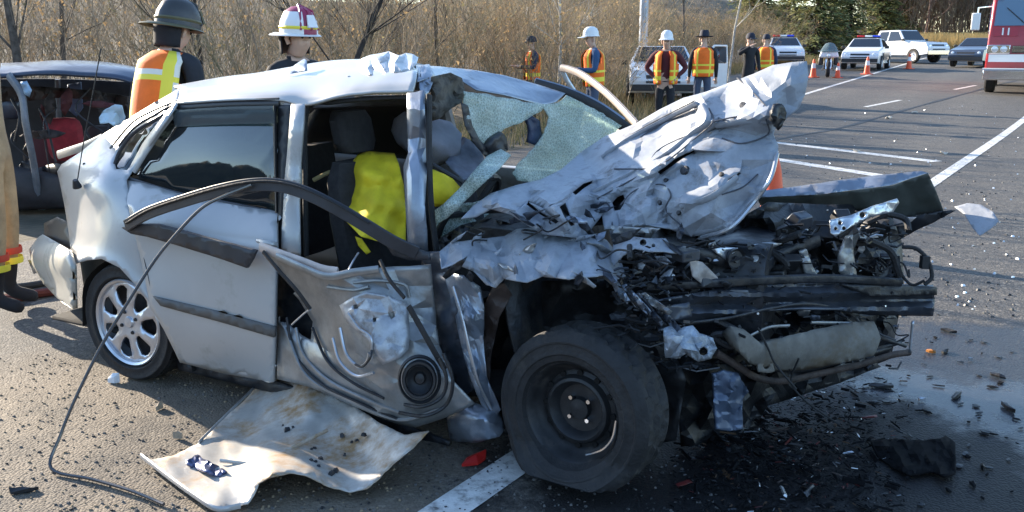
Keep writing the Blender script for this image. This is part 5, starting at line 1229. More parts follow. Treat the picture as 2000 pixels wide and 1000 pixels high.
# ================================================================== CONES
M_CONE = mat('cone_orange', (.80, .10, .025), .5, var=.15, scale=9); M_CWHITE = mat('cone_white', (.75, .75, .74), .45)
def cone(px, y, h, label, group='orange traffic cones', tilt=0.0, band=True):
    p = at_depth(px, 120, y); root = empty('traffic_cone', (p.x, y, prof(y) + .003)); tag(root, label, 'cone', group); root.rotation_euler = (tilt, tilt * .5, .4)
    k = h / .7
    mb = MB(); mb.lathe([(.145 * k, .03 * k), (.125 * k, .07 * k), (.055 * k, .60 * k), (.032 * k, .69 * k), (.026 * k, .70 * k), (.02 * k, .69 * k)], 20); mb.build('cone_body', M_CONE, root, world=False)
    mb = MB(); mb.box((0, 0, .016 * k), (.36 * k, .36 * k, .032 * k)); mb.build('base', M_CONE, root, world=False, bevel=.01)
    if band: mb = MB(); mb.lathe([(.0885 * k, .36 * k), (.067 * k, .54 * k)], 20); mb.build('reflective_band', M_CWHITE, root, world=False)
cone(1526, 7.3, .70, 'orange traffic cone right behind the raised hood', band=False)
cone(1590, 38, .72, 'orange cone left of the parked motorcycle'); cone(1638, 37.5, .6, 'orange cone just right of the parked motorcycle'); cone(1695, 40.5, .75, 'orange cone in front of the police car'); cone(1776, 46, .75, 'orange cone in front of the white pickup')

# ================================================================== VEHICLES BEHIND
def wheel(root, x, y, r, w_, m_hub, side):
    M_ = Matrix.Translation((x, y, r)) @ Matrix.Rotation(-side * math.pi / 2, 4, 'X')
    mb = MB(); mb.lathe([(r * .62, w_ / 2), (r * .92, w_ / 2), (r, w_ * .36), (r, -w_ * .36), (r * .9, -w_ / 2), (r * .3, -w_ / 2)], 26, M_); wh = mb.build('wheel', M_TYRE, root, world=False)
    mb = MB(); mb.lathe([(0, w_ * .44), (r * .2, w_ * .5), (r * .3, w_ * .36), (r * .56, w_ * .40), (r * .64, w_ * .5), (r * .66, w_ * .3)], 20, M_); mb.build('hub', m_hub, wh, world=False)
def vehicle(name, label, cat, loc, rz, P, wheels, sides, fronts, paint, group=None, wr=.33, hw=.9, extra=None):
    """P: closed side outline (x, z, half width); forward is +x. sides: windows (x, z) on both flanks; fronts: (x0,z0,x1,z1,halfwidth0,halfwidth1)"""
    root = empty(name, loc, rz); tag(root, label, cat, group)
    n_ = len(P); v = [(x, -w_, z) for x, z, w_ in P] + [(x, w_, z) for x, z, w_ in P]
    f = [tuple(range(n_)), tuple(range(2 * n_ - 1, n_ - 1, -1))] + [(i, i + n_, (i + 1) % n_ + n_, (i + 1) % n_) for i in range(n_)]
    obj('body', v, f, paint, root, world=False, smooth=30, bevel=.03)
    def wid(z):
        zs = sorted((z_, w_) for _, z_, w_ in P)
        return float(np.interp(z, [a for a, _ in zs], [b for _, b in zs]))
    for poly in sides:
        for s in (-1, 1):
            vv = [(x, s * (wid(z) + .012), z) for x, z in poly] + [(x, s * (wid(z) - .03), z) for x, z in poly]; q = len(poly)
            obj('side_window', vv, [tuple(range(q)), tuple(range(2 * q - 1, q - 1, -1))] + [(i, i + q, (i + 1) % q + q, (i + 1) % q) for i in range(q)], G_CAR, root, world=False, smooth=None)
    for nm, x0, z0, x1, z1, a, b, m_ in fronts:
        nx, nz = (z1 - z0), -(x1 - x0); L = math.hypot(nx, nz); nx, nz = nx / L * .02, nz / L * .02
        if nm in ('windshield', 'grille', 'headlight', 'bumper', 'plate') and nx < 0 and nm != 'rear_window': nx, nz = -nx, -nz
        vv = [(x0 + nx, -a, z0 + nz), (x0 + nx, a, z0 + nz), (x1 + nx, b, z1 + nz), (x1 + nx, -b, z1 + nz), (x0 - nx, -a, z0 - nz), (x0 - nx, a, z0 - nz), (x1 - nx, b, z1 - nz), (x1 - nx, -b, z1 - nz)]
        obj(nm, vv, [(0, 1, 2, 3), (7, 6, 5, 4), (0, 4, 5, 1), (1, 5, 6, 2), (2, 6, 7, 3), (3, 7, 4, 0)], m_, root, world=False, smooth=None)
    for x in wheels:
        for s in (-1, 1):
            wheel(root, x, s * (hw - .10), wr, .22, M_ALLOY, s)
            mb = MB(); mb.lathe([(.0, .0), (wr * 1.16, 0)], 26, Matrix.Translation((x, s * (hw + .006), wr)) @ Matrix.Rotation(-s * math.pi / 2, 4, 'X'))
            mb.build('wheel_arch', M_BLK, root, world=False) if False else None
    if extra: extra(root)
    return root
G_CAR = mat('car_glass', (.015, .02, .03), .06, spec=.8)
M_WHITE = mat('white_paint', (.74, .75, .77), .28, coat=.6, var=.04)
M_NAVY = mat('navy_paint', (.012, .02, .05), .3, coat=.6); M_HEADL = mat('lamp_glass', (.65, .68, .72), .1, metal=.4); M_CHROME = mat('chrome', (.8, .8, .82), .12, metal=1.0)
M_AMBER = mat('amber_lens', (.7, .2, .02), .3); M_REDL = mat('red_lens', (.55, .015, .02), .25); M_BLUEL = mat('blue_lens', (.02, .06, .6), .25)
SEDAN = [(-2.35, .35, .80), (-2.42, .62, .86), (-2.38, .90, .84), (-1.60, 1.00, .82), (-.95, 1.42, .62), (.35, 1.45, .62), (1.05, 1.02, .82), (2.25, .86, .80), (2.42, .62, .84), (2.38, .32, .80), (1.9, .28, .88), (-1.9, .28, .88)]
SWIN = [[(-1.25, 1.05), (-.85, 1.36), (-.30, 1.39), (-.30, 1.05)], [(-.22, 1.05), (-.22, 1.39), (.30, 1.39), (.82, 1.05)]]
SFR = [('windshield', .99, 1.05, .40, 1.42, .72, .58, G_CAR), ('rear_window', -1.56, 1.02, -.99, 1.40, .72, .58, G_CAR), ('grille', 2.415, .55, 2.34, .74, .42, .42, M_BLK), ('bumper', 2.43, .36, 2.43, .52, .80, .80, M_BLK)]
def lamps(x, z, y, s=.10):
    def go(root):
        for q in (-1, 1):
            mb = MB(); mb.lathe([(0, .05), (s * .7, .04), (s, 0), (s, -.06)], 14, Matrix.Translation((x, q * y, z)) @ Matrix.Rotation(math.pi / 2, 4, 'Y')); mb.build('headlight', M_HEADL, root, world=False)
            mb = MB(); mb.box((x - 1.55, q * .98, z + .36), (.10, .18, .13)); mb.build('mirror', M_BLK, root, world=False, bevel=.02)
    return go
def bar(z, x=-.25):
    def go(root):
        lb = MB(); lb.box((x, 0, z), (.28, 1.1, .05)); b_ = lb.build('light_bar', M_BLK, root, world=False)
        for i, (y, m_) in enumerate(((-.36, M_REDL), (0, M_CWHITE), (.36, M_BLUEL))): mb = MB(); mb.box((x, y, z + .07), (.26, .34, .09)); mb.build('beacon', m_, b_, world=False, bevel=.02)
    return go
def both(*fs):
    def go(root):
        for q in fs: q(root)
    return go
def place(px, y): p = at_depth(px, 120, y); return (p.x, y, prof(y) + .004)
def doorband(root):
    for s in (-1, 1): mb = MB(); mb.box((-.2, s * .885, .62), (2.3, .012, .34)); mb.build('door_stripe', M_NAVY, root, world=False)
A = math.radians
vehicle('police_car', 'white and blue patrol sedan parked behind the row of orange cones', 'car', place(1692, 46), A(-118), SEDAN, (-1.45, 1.5), SWIN, SFR, M_WHITE, hw=.9, extra=both(lamps(2.34, .68, .62), bar(1.49), doorband))
vehicle('white_car', 'white car with a light bar behind the dark figures at the hood tip', 'car', place(1528, 50), A(-100), SEDAN, (-1.45, 1.5), SWIN, SFR, M_WHITE, hw=.9, extra=both(lamps(2.34, .68, .62), bar(1.49)))
vehicle('dark_car', 'dark car with a pale roof in front of the fire engine', 'car', place(1912, 49), A(-132), SEDAN, (-1.45, 1.5), SWIN, SFR, mat('slate_paint', (.06, .08, .12), .3, coat=.6), hw=.9, extra=lamps(2.34, .68, .62))
PICK = [(-2.7, .55, .86), (-2.75, .80, .92), (-2.72, 1.12, .92), (-1.0, 1.12, .92), (-.95, 1.15, .90), (-.80, 1.80, .72), (.62, 1.82, .72), (1.15, 1.22, .90), (2.55, 1.12, .88), (2.75, .85, .92), (2.72, .50, .90), (2.2, .42, .93), (-2.2, .42, .93)]
PWIN = [[(-.78, 1.2), (-.66, 1.72), (-.10, 1.74), (-.10, 1.2)], [(0, 1.2), (0, 1.74), (.55, 1.74), (.95, 1.24)]]
PFR = [('windshield', 1.11, 1.26, .68, 1.77, .80, .68, G_CAR), ('grille', 2.745, .72, 2.64, 1.02, .50, .50, M_BLK), ('bumper', 2.78, .48, 2.78, .68, .92, .92, M_CHROME)]
vehicle('pickup_truck', 'white pickup truck parked beyond the police car', 'truck', place(1752, 55), A(-62), PICK, (-1.75, 1.8), PWIN, PFR, M_WHITE, wr=.40, hw=.95, extra=lamps(2.66, .92, .68, .12))
def opendoor(root):
    fr_ = MB()
    P4 = [(1.0, 1.0, .45), (1.0, 1.0, 1.05), (.55, 1.15, 1.42), (.15, 1.55, 1.42), (.1, 1.62, 1.0), (.15, 1.6, .45)]
    d = MB(); d.add([(1.0, .95, .4), (.35, 1.7, .4), (.35, 1.72, 1.0), (1.0, .97, 1.02), (.97, 1.0, .4), (.32, 1.75, .4), (.32, 1.77, 1.0), (.97, 1.02, 1.02)], [(0, 1, 2, 3), (7, 6, 5, 4), (0, 4, 5, 1), (1, 5, 6, 2), (2, 6, 7, 3), (3, 7, 4, 0)])
    dd = d.build('open_door', M_WHITE, root, world=False, smooth=None)
    d = MB(); d.tube([(.97, 1.0, 1.0), (.66, 1.36, 1.46), (.36, 1.70, 1.46), (.34, 1.74, 1.0)], .03, n=6); d.build('window_frame', M_WHITE, dd, world=False)
    d = MB(); d.add([(.93, 1.02, 1.02), (.66, 1.35, 1.43), (.37, 1.69, 1.43), (.35, 1.72, 1.02)], [(0, 1, 2, 3)]); d.build('door_glass', G_CAR, dd, world=False, thick=.01)
vehicle('patrol_car', 'white patrol car facing the wreck with its door open behind the person with open vest', 'car', place(1290, 25.6), A(-97), SEDAN, (-1.45, 1.5), SWIN, SFR, M_WHITE, hw=.9, extra=both(lamps(2.34, .68, .62), opendoor))

# fire engine
fe_ = place(2003, 27.3); root = empty('fire_engine', (at_depth(2010, 120, 29.0).x, 29.0, prof(29) + .004), A(-118)); tag(root, 'red fire engine with white bumper stripe cut by the right border', 'fire engine')
M_RED = mat('fire_red', (.36, .010, .018), .3, coat=.6, var=.06)
CAB = [(-6.0, .55, 1.18), (-6.0, 3.0, 1.18), (0.9, 3.0, 1.16), (1.05, 2.85, 1.12), (1.38, 1.62, 1.18), (1.42, .62, 1.18), (1.0, .50, 1.18)]
n_ = len(CAB); v = [(x, -w_, z) for x, z, w_ in CAB] + [(x, w_, z) for x, z, w_ in CAB]
obj('cab', v, [tuple(range(n_)), tuple(range(2 * n_ - 1, n_ - 1, -1))] + [(i, i + n_, (i + 1) % n_ + n_, (i + 1) % n_) for i in range(n_)], M_RED, root, world=False, smooth=30, bevel=.06)
M_ESG = mat('engine_glass', (.10, .17, .25), .10, spec=1.0)  # blue of the reflected sky put into the glass colour
def slab(name, pts, m_, parent=root, t=.02):
    me_ = obj(name, pts, [tuple(range(len(pts)))], m_, parent, world=False, smooth=None, thick=t, offset=0); return me_
slab('windshield', [(1.30, -1.05, 1.98), (1.30, 1.05, 1.98), (1.085, 1.02, 2.80), (1.085, -1.02, 2.80)], M_ESG, t=.03)
mb = MB(); mb.tube([(1.31, 0, 1.98), (1.10, 0, 2.80)], .04, n=6); mb.build('windshield_post', M_CHROME, root, world=False)
mb = MB(); mb.box((1.43, 0, 1.04), (.05, 2.2, .22)); mb.build('front_stripe', M_CWHITE, root, world=False)
mb = MB(); mb.box((1.44, 0, 1.30), (.05, 1.0, .20)); grl = mb.build('grille', M_BLK, root, world=False)
for k in range(5): mb = MB(); mb.box((1.475, 0, 1.225 + k * .038), (.02, 1.0, .014)); mb.build('grille_bar', M_CHROME, grl, world=False)
for s in (-1, 1):
    mb = MB(); mb.box((1.44, s * .86, 1.30), (.04, .62, .26)); mb.build('lamp_panel', M_CHROME, root, world=False, bevel=.02)
    mb = MB(); mb.box((1.42, s * .95, 2.95), (.10, .16, .12)); mb.build('marker_light', M_AMBER, root, world=False, bevel=.02)
    mb = MB(); mb.tube([(1.335, s * .2, 2.0), (1.20, s * .75, 2.5)], .012, n=5); mb.build('wiper', M_BLK, root, world=False)
    for k in range(2):
        mb = MB(); mb.lathe([(0, .05), (.08, .04), (.10, 0)], 14, Matrix.Translation((1.45, s * (.72 + .24 * k), 1.30)) @ Matrix.Rotation(math.pi / 2, 4, 'Y')); mb.build('headlight', M_HEADL, root, world=False)
mb = MB(); mb.box((1.72, 0, .56), (.55, 2.4, .30)); bmp = mb.build('front_bumper', M_CHROME, root, world=False, bevel=.03)
mb = MB(); mb.box((1.72, 0, .73), (.60, 2.44, .035)); mb.build('bumper_edge', M_CWHITE, root, world=False)
for s in (-1, 1):
    wheel(root, .35, s * 1.0, .50, .30, M_CHROME, s); wheel(root, -3.9, s * 1.0, .50, .30, M_CHROME, s)
    slab('side_window', [(.95, s * 1.185, 1.75), (.70, s * 1.185, 2.65), (-.3, s * 1.185, 2.65), (-.3, s * 1.185, 1.75)], M_ESG)
    mb = MB(); mb.tube([(1.2, s * 1.15, 2.55), (1.6, s * 1.5, 2.5), (1.62, s * 1.52, 2.1)], .022, n=6); arm = mb.build('mirror_arm', M_CHROME, root, world=False)
    mb = MB(); mb.box((1.62, s * 1.54, 2.1), (.08, .24, .50)); mb.build('mirror_head', M_CWHITE, arm, world=False, bevel=.03)
mb = MB(); mb.box((.4, 0, 3.1), (.4, 1.9, .16)); mb.build('light_bar', M_REDL, root, world=False, bevel=.03)
def text_mesh(txt, size):
    cu = bpy.data.curves.new('t', 'FONT'); cu.body = txt; cu.size = size; cu.align_x = 'CENTER'; cu.align_y = 'CENTER'; cu.extrude = .006; cu.offset = .006
    to = bpy.data.objects.new('t', cu); C.objects.link(to); dg = bpy.context.evaluated_depsgraph_get(); me = bpy.data.meshes.new_from_object(to.evaluated_get(dg)); bpy.data.objects.remove(to); return me
me = text_mesh('11', .30); me.materials.clear(); me.materials.append(M_CWHITE)
to = bpy.data.objects.new('unit_number', me); C.objects.link(to); to.parent = root; to.matrix_local = Matrix.Translation((1.375, -.72, 1.80)) @ Matrix.Rotation(-.25, 4, 'Y') @ Matrix(((0, 0, 1, 0), (1, 0, 0, 0), (0, 1, 0, 0), (0, 0, 0, 1)))
mb = MB(); mb.box((1.345, -.72, 1.80), (.03, .66, .26), Matrix.Rotation(-.25, 3, 'Y')); mb.build('number_panel', M_RED, root, world=False)

# motorcycle
root = empty('motorcycle', place(1618, 38.5), A(-108)); tag(root, 'police motorcycle with tall windshield parked among the orange cones', 'motorcycle')
for x in (-.75, .80):
    M_ = Matrix.Translation((x, 0, .32)) @ Matrix.Rotation(math.pi / 2, 4, 'X'); mb = MB(); mb.lathe([(.20, .05), (.29, .07), (.32, .03), (.32, -.03), (.29, -.07), (.20, -.05)], 24, M_, close=True); w_ = mb.build('wheel', M_TYRE, root, world=False)
    mb = MB()
    for k in range(8): a = k * math.pi / 4; mb.tube([(x, 0, .32), (x + .21 * math.cos(a), 0, .32 + .21 * math.sin(a))], .012, n=5)
    mb.build('spokes', M_CHROME, w_, world=False)
mb = MB(); mb.box((0, 0, .48), (.62, .36, .34)); mb.build('engine', M_DARKST, root, world=False, bevel=.04)
mb = MB(); mb.tube([(-.15, 0, .80), (.1, 0, .90), (.42, 0, .86)], [.10, .17, .08], n=12); mb.build('fuel_tank', M_BLK, root, world=False)
mb = MB(); mb.tube([(-.85, 0, .80), (-.45, 0, .76), (-.12, 0, .80)], [.10, .18, .10], n=12, flat=.5); mb.build('saddle', M_RUB, root, world=False)
for s in (-1, 1):
    mb = MB(); mb.box((-.72, s * .30, .62), (.62, .20, .32), taper=.86); mb.build('saddle_bag', M_BLK, root, world=False, bevel=.05)
    mb = MB(); mb.tube([(.80, s * .09, .32), (.52, s * .09, .95)], .03, n=7); mb.build('fork_leg', M_CHROME, root, world=False)
    mb = MB(); mb.tube([(-.9, s * .2, .30), (.1, s * .22, .28), (.3, s * .15, .40)], .045, n=8); mb.build('exhaust', M_CHROME, root, world=False)
mb = MB(); mb.box((.58, 0, .92), (.30, .78, .30), taper=.75); mb.build('fairing', M_WHITE, root, world=False, bevel=.06)
v, f = patch([[(.74, -.36, 1.0), (.80, 0, 1.0), (.74, .36, 1.0)], [(.56, -.26, 1.18), (.64, 0, 1.20), (.56, .26, 1.18)], [(.44, -.16, 1.32), (.50, 0, 1.36), (.44, .16, 1.32)]], 4, 4)
obj('windscreen', v, f, glass_mat('screen_glass', (.20, .26, .28), .55, .1), root, world=False, thick=.01)
mb = MB(); mb.lathe([(0, .06), (.07, .05), (.095, 0)], 14, Matrix.Translation((.76, 0, .84)) @ Matrix.Rotation(math.pi / 2, 4, 'Y')); mb.build('headlight', M_HEADL, root, world=False)
mb = MB(); mb.tube([(.42, -.42, 1.02), (.50, 0, 1.0), (.42, .42, 1.02)], .018, n=6); mb.build('handlebar', M_CHROME, root, world=False)

# dark crashed van at the left
M_VAN = mat('van_blue_grey', (.05, .062, .095), .38, metal=.3, coat=.3, var=.25, scale=3); M_VDK = mat('van_dark', (.030, .026, .028), .6, var=.5, scale=4); M_VRED = mat('van_red_cloth', (.30, .022, .03), .85, var=.3, scale=9)
vo_ = at_depth(80, 400, 9.2); vo_.z = 0.0; vr = empty('crashed_van', vo_); tag(vr, 'dark blue crashed van with its side cut open at the left border', 'van')
def ap(px, py, y): return at_depth(px, py, y)
v, f = patch([[ap(-90, 152, 8.7), ap(0, 148, 8.7), (ap(110, 146, 8.7)), ap(200, 150, 8.7), ap(282, 168, 8.75)], [ap(-90, 130, 9.1), ap(0, 131, 9.1), ap(110, 126, 9.1), ap(200, 129, 9.1), ap(285, 142, 9.1)], [ap(-90, 124, 10.2), ap(0, 126, 10.2), ap(110, 121, 10.2), ap(200, 124, 10.2), ap(285, 136, 10.2)]], 6, 4)
for p in v: p.z += .02 * crumple(p.x * 100, p.y * 100, 3, .02, 2)
obj('roof', v, f, M_VAN, vr, thick=.03)
v, f = patch([[ap(-90, 156, 10.3), ap(110, 154, 10.3), ap(290, 162, 10.3)], [ap(-90, 300, 10.4), ap(110, 300, 10.4), ap(290, 300, 10.4)], [ap(-90, 372, 10.4), ap(110, 372, 10.4), ap(290, 372, 10.4)]], 5, 4); obj('far_side', v, f, M_VDK, vr, thick=.03)
v, f = patch([[ap(-90, 385, 8.9), ap(110, 385, 8.9), ap(250, 380, 8.9)], [ap(-90, 365, 10.3), ap(110, 365, 10.3), ap(250, 362, 10.3)]], 4, 3); obj('floor_pan', v, f, M_VDK, vr, thick=.05)
v, f = patch([[ap(-90, 330, 8.75), ap(0, 322, 8.7), ap(90, 335, 8.75), ap(140, 350, 8.8)], [ap(-90, 380, 8.7), ap(0, 380, 8.66), ap(90, 382, 8.7), ap(140, 384, 8.8)], [ap(-90, 410, 8.75), ap(0, 410, 8.72), ap(90, 408, 8.75), ap(140, 404, 8.8)]], 4, 4)
for p in v: p.y += .06 * crumple(p.x * 100, p.z * 100, 9, .03, 3)
obj('lower_side', v, f, M_VDK, vr, thick=.02)
def vt(name, pts, r, m_, n=8, flat=1.0): mb = MB(); mb.tube(curve([ap(*p) for p in pts], 4), r, n=n, flat=flat); return mb.build(name, m_, vr)
vt('bent_pillar', [(18, 148, 8.7), (42, 185, 8.6), (50, 240, 8.55), (66, 320, 8.6), (74, 380, 8.7)], .045, mat('van_grey_pillar', (.17, .18, .20), .5, metal=.2, var=.3), flat=.6)
vt('rear_pillar', [(270, 160, 8.75), (264, 220, 8.75), (250, 300, 8.8), (240, 390, 8.9)], .07, M_VDK)
vt('window_post', [(112, 155, 10.2), (116, 260, 10.25), (120, 360, 10.3)], .03, MATS['van_grey_pillar'])
vt('front_pillar', [(-60, 150, 8.7), (-70, 260, 8.7), (-80, 380, 8.7)], .07, M_VAN)
def blobseat(name, px, py, y, sx, sz, m_):
    c_ = ap(px, py, y); mb = MB()
    v = []; n1, n2 = 12, 8
    for i in range(n2 + 1):
        t = math.pi * i / n2
        for j in range(n1):
            a = 2 * math.pi * j / n1; q = lambda s_, p_: math.copysign(abs(s_) ** p_, s_)
            v.append(c_ + Vector((q(math.sin(t), .5) * q(math.cos(a), .6) * sx, q(math.sin(t), .5) * q(math.sin(a), .6) * .10, q(math.cos(t), .6) * sz)))
    f = [(i * n1 + j, i * n1 + (j + 1) % n1, (i + 1) * n1 + (j + 1) % n1, (i + 1) * n1 + j) for i in range(n2) for j in range(n1)]
    return obj(name, v, f, m_, vr)
blobseat('seat_back', 128, 272, 9.3, .17, .22, M_VRED); blobseat('seat_back', 90, 300, 9.7, .20, .24, mat('van_maroon', (.10, .03, .032), .9)); blobseat('seat_back', 205, 300, 9.6, .2, .3, M_VDK); blobseat('headrest', 16, 210, 9.6, .14, .12, M_VAN)
def apsheet(name, poly, y, m_, amp, parent, th=.01, seed=1):
    V2, F2 = tri2d(poly, (), 7, .5); return obj(name, [ap(px, py, y + amp * crumple(px, py, seed, .03, 3)) for px, py in V2], F2, m_, parent, thick=th, smooth=40)
apsheet('window_glass', [(132, 165), (158, 160), (162, 210), (150, 228), (134, 215)], 10.05, mat('blue_pane', (.13, .17, .27), .3), .1, vr)
apsheet('deployed_airbag', [(194, 230), (202, 216), (224, 204), (238, 206), (245, 228), (240, 242), (222, 246), (212, 240), (196, 242)], 8.6, mat('pale_blue_cloth', (.50, .64, .72), .7), .15, vr, seed=4)
apsheet('hanging_panel', [(40, 160), (52, 158), (62, 176), (58, 190), (48, 184)], 8.55, mat('blue_shard', (.25, .36, .48), .4, metal=.3), .1, vr, seed=6)
apsheet('torn_liner', [(-40, 170), (60, 168), (110, 172), (180, 176), (262, 190), (250, 214), (200, 196), (120, 190), (60, 196), (-40, 200)], 9.5, mat('van_brown', (.06, .045, .04), .9, var=.5), .25, vr, seed=8)
apsheet('crumpled_side', [(70, 330), (110, 318), (140, 326), (190, 320), (240, 330), (236, 392), (160, 402), (90, 398)], 8.85, M_VDK, .3, vr, seed=11)
random.seed(88)
for i in range(16):
    x, y = U(-10, 262), U(168, 385); L, t, a = U(14, 46), U(5, 16), U(0, 3.14); ca, sa = math.cos(a), math.sin(a)
    apsheet('torn_scrap', [(x + L * u * ca - t * w_ * sa, y + L * u * sa * .8 + t * w_ * ca) for u, w_ in ((-1, .2), (-.3, 1), (.6, .6), (1, -.3), (.1, -1), (-.7, -.6))], U(8.6, 9.4), random.choice((M_VDK, M_VDK, MATS['van_brown'], MATS['van_maroon'], M_VAN, MATS['van_grey_pillar'])), .2, vr, seed=i + 30)
for i in range(7):
    x, y = U(0, 250), U(160, 260); mb = MB(); mb.tube(curve([ap(x, y, 9.0), ap(x + U(-30, 30), y + U(30, 60), 8.8), ap(x + U(-40, 40), y + U(70, 130), 8.8)], 4), U(.006, .014), n=6); mb.build('hanging_cable', M_VDK, vr)
p = ground_at(48, 412); V2, F2 = tri2d([(-.14, -.05), (-.02, -.1), (.1, -.04), (.26, -.01), (.26, .01), (.1, .03), (0, .1), (-.12, .06)], (), .05)
tag(obj('blue_scrap', [(p.x + x, p.y + y, .05 + .12 * crumple(x * 300, y * 300, 2, .02) + .03) for x, y in V2], F2, MATS['pale_blue_cloth'], thick=.03), 'pale blue scrap with a thin handle on the ground beside the crashed van', 'scrap')
for pts, r_, m_, lab in (([(-40, 578), (20, 582), (70, 574), (110, 568)], .028, mat('hose_red', (.16, .035, .025), .8, var=.3), 'dark red fire hose on the ground behind the rear bumper'), ([(-40, 555), (30, 560), (90, 552), (130, 545)], .022, mat('hose_dark', (.03, .032, .032), .8), 'dark hose on the ground behind the rear bumper')):
    mb = MB(); mb.tube(curve([ground_at(x, y, r_) for x, y in pts], 5), r_, n=8); tag(mb.build('fire_hose', m_), lab, 'hose', 'hoses by the rear bumper')
# far front door standing open, its window frame shows over the hood
od = strip('open_door_frame', [(1096, 133, 2.25), (1112, 136, 2.22), (1140, 148, 2.15), (1180, 178, 2.0), (1215, 212, 1.85), (1244, 244, 1.72)], .045, .03, mat('warm_silver', (.40, .33, .28), .4, metal=.2), K)
strip('frame_rear_edge', [(1096, 134, 2.25), (1108, 158, 2.27), (1124, 182, 2.3), (1140, 205, 2.32), (1160, 260, 2.32)], .03, .02, M_GALV, od)
sheet('door_inner', [(1150, 215), (1240, 262), (1250, 330), (1170, 330), (1140, 260)], [(1150, 215, 2.3), (1240, 262, 1.72), (1250, 330, 1.7), (1170, 330, 2.2)], M_DARK, od, step=12, thick=.06)

# ================================================================== PEOPLE
M_FACE = mat('skin', (.58, .38, .28), .6, var=.08, scale=12); M_HAIR = mat('hair_dark', (.035, .025, .02), .8)
M_ORNG = mat('vest_orange', (.95, .17, .012), .75, var=.1, scale=9); M_LIME = mat('vest_yellow', (.85, .72, .06), .6); M_SILVT = mat('vest_silver', (.75, .72, .62), .4)
M_BLACKC = mat('cloth_black', (.018, .018, .022), .9, var=.2); M_NAVYC = mat('cloth_navy', (.025, .035, .075), .9, var=.2); M_BLUEC = mat('cloth_blue', (.035, .085, .18), .9, var=.2); M_TANC = mat('cloth_tan', (.36, .27, .16), .9, var=.25, scale=8, bump=.3, bscale=30)
M_JEAN = mat('cloth_grey_blue', (.07, .09, .14), .9, var=.2); M_MAROON = mat('cloth_maroon', (.09, .02, .025), .9)
def person(label, px, py_top, y, facing, arms, shirt, trousers, hat, vest=None, lean=0.0, h=1.78, boots=None, vest_style=0, z=None, x=None, head_turn=0.0, group=None, hatm=None, hatm2=None):
    """facing: 0 looks at the camera, + turns to the person's left (photo right); arms: ((elbow),(wrist)) per side in body space, front is -y"""
    p = at_depth(px, py_top, y)
    X = p.x if x is None else x
    root = empty('person', (X, y, prof(y) if z is None else z), facing); tag(root, label, 'person', group)
    k = h / 1.78
    J = {}; E_ = []; R = {}; order = []
    def j(n, q, r, par=None):
        J[n] = Vector(q); R[n] = r if isinstance(r, tuple) else (r, r); order.append(n)
        if par: E_.append((par, n))
    j('pelvis', (0, 0, .96), (.150, .105)); j('waist', (0, .0, 1.10), (.140, .100), 'pelvis'); j('chest', (0, .01, 1.30), (.165, .115), 'waist'); j('collar', (0, .015, 1.44), (.105, .085), 'chest'); j('neck', (0, .01, 1.52), .056, 'collar')
    j('jaw', (0, -.015, 1.585), (.066, .072), 'neck'); j('brow', (0, -.01, 1.665), (.078, .092), 'jaw'); j('crown', (0, .005, 1.735), (.062, .07), 'brow'); j('nose', (0, -.105, 1.625), .014, 'jaw')
    for s, nm in ((-1, 'r'), (1, 'l')):
        el, wr = arms[0 if s < 0 else 1]
        j('sh' + nm, (s * .195, .015, 1.42), .076, 'collar'); j('el' + nm, el, .054, 'sh' + nm); j('wr' + nm, wr, .034, 'el' + nm)
        d = (Vector(wr) - Vector(el)).normalized(); pa = Vector(wr) + d * .075; j('palm' + nm, pa, (.036, .026), 'wr' + nm)
        sd = d.cross(Vector((0, 0, 1))); sd = sd.normalized() if sd.length > .1 else Vector((1, 0, 0)); bend = Vector((0, -.012, -.012))
        for q, (off, L) in enumerate(((-.027, .062), (-.009, .074), (.009, .070), (.026, .054))):
            j('f%d%s' % (q, nm), pa + sd * off + d * L * .6, .0085, 'palm' + nm); j('g%d%s' % (q, nm), pa + sd * off * 1.1 + d * L + bend, .0075, 'f%d%s' % (q, nm))
        j('th' + nm, pa - d * .035 + sd * -.045 + bend, .010, 'palm' + nm); j('ti' + nm, pa - d * .005 + sd * -.058 + bend * 2, .008, 'th' + nm)
        j('hip' + nm, (s * .095, .0, .90), .098, 'pelvis'); j('kn' + nm, (s * .105, -.015, .50), .066, 'hip' + nm); j('an' + nm, (s * .11, .03, .10), .046, 'kn' + nm); j('toe' + nm, (s * .125, -.13, .045), .042, 'an' + nm)
    c_, s_ = math.cos(lean), math.sin(lean); LOW = ('hip', 'kn', 'an', 'toe', 'pelvis')
    def bend_(v):
        d = Vector(v) - Vector((0, 0, .96))
        return Vector((d.x, d.y * c_ - d.z * s_, d.z * c_ + d.y * s_)) + Vector((0, 0, .96))
    Q = {n: (J[n] if n.startswith(LOW) else bend_(J[n])) for n in order}
    idx = {n: i for i, n in enumerate(order)}
    me = bpy.data.meshes.new('body_skeleton'); me.from_pydata([tuple(Q[n] * k) for n in order], [(idx[a], idx[b]) for a, b in E_], [])
    tmp = bpy.data.objects.new('body_skeleton', me); C.objects.link(tmp)
    sm = tmp.modifiers.new('skin', 'SKIN'); sm.use_smooth_shade = True; sm.branch_smoothing = .3
    for i, n in enumerate(order):
        sv = me.skin_vertices[0].data[i]; sv.radius = (R[n][0] * k, R[n][1] * k); sv.use_root = (n == 'pelvis')
    ss = tmp.modifiers.new('sub', 'SUBSURF'); ss.levels = 1; ss.render_levels = 1
    dg = bpy.context.evaluated_depsgraph_get(); bm_ = bpy.data.meshes.new_from_object(tmp.evaluated_get(dg)); bpy.data.objects.remove(tmp)
    bm_.materials.clear()
    for m_ in (shirt, trousers, M_FACE, boots or M_BLACKC): bm_.materials.append(m_)
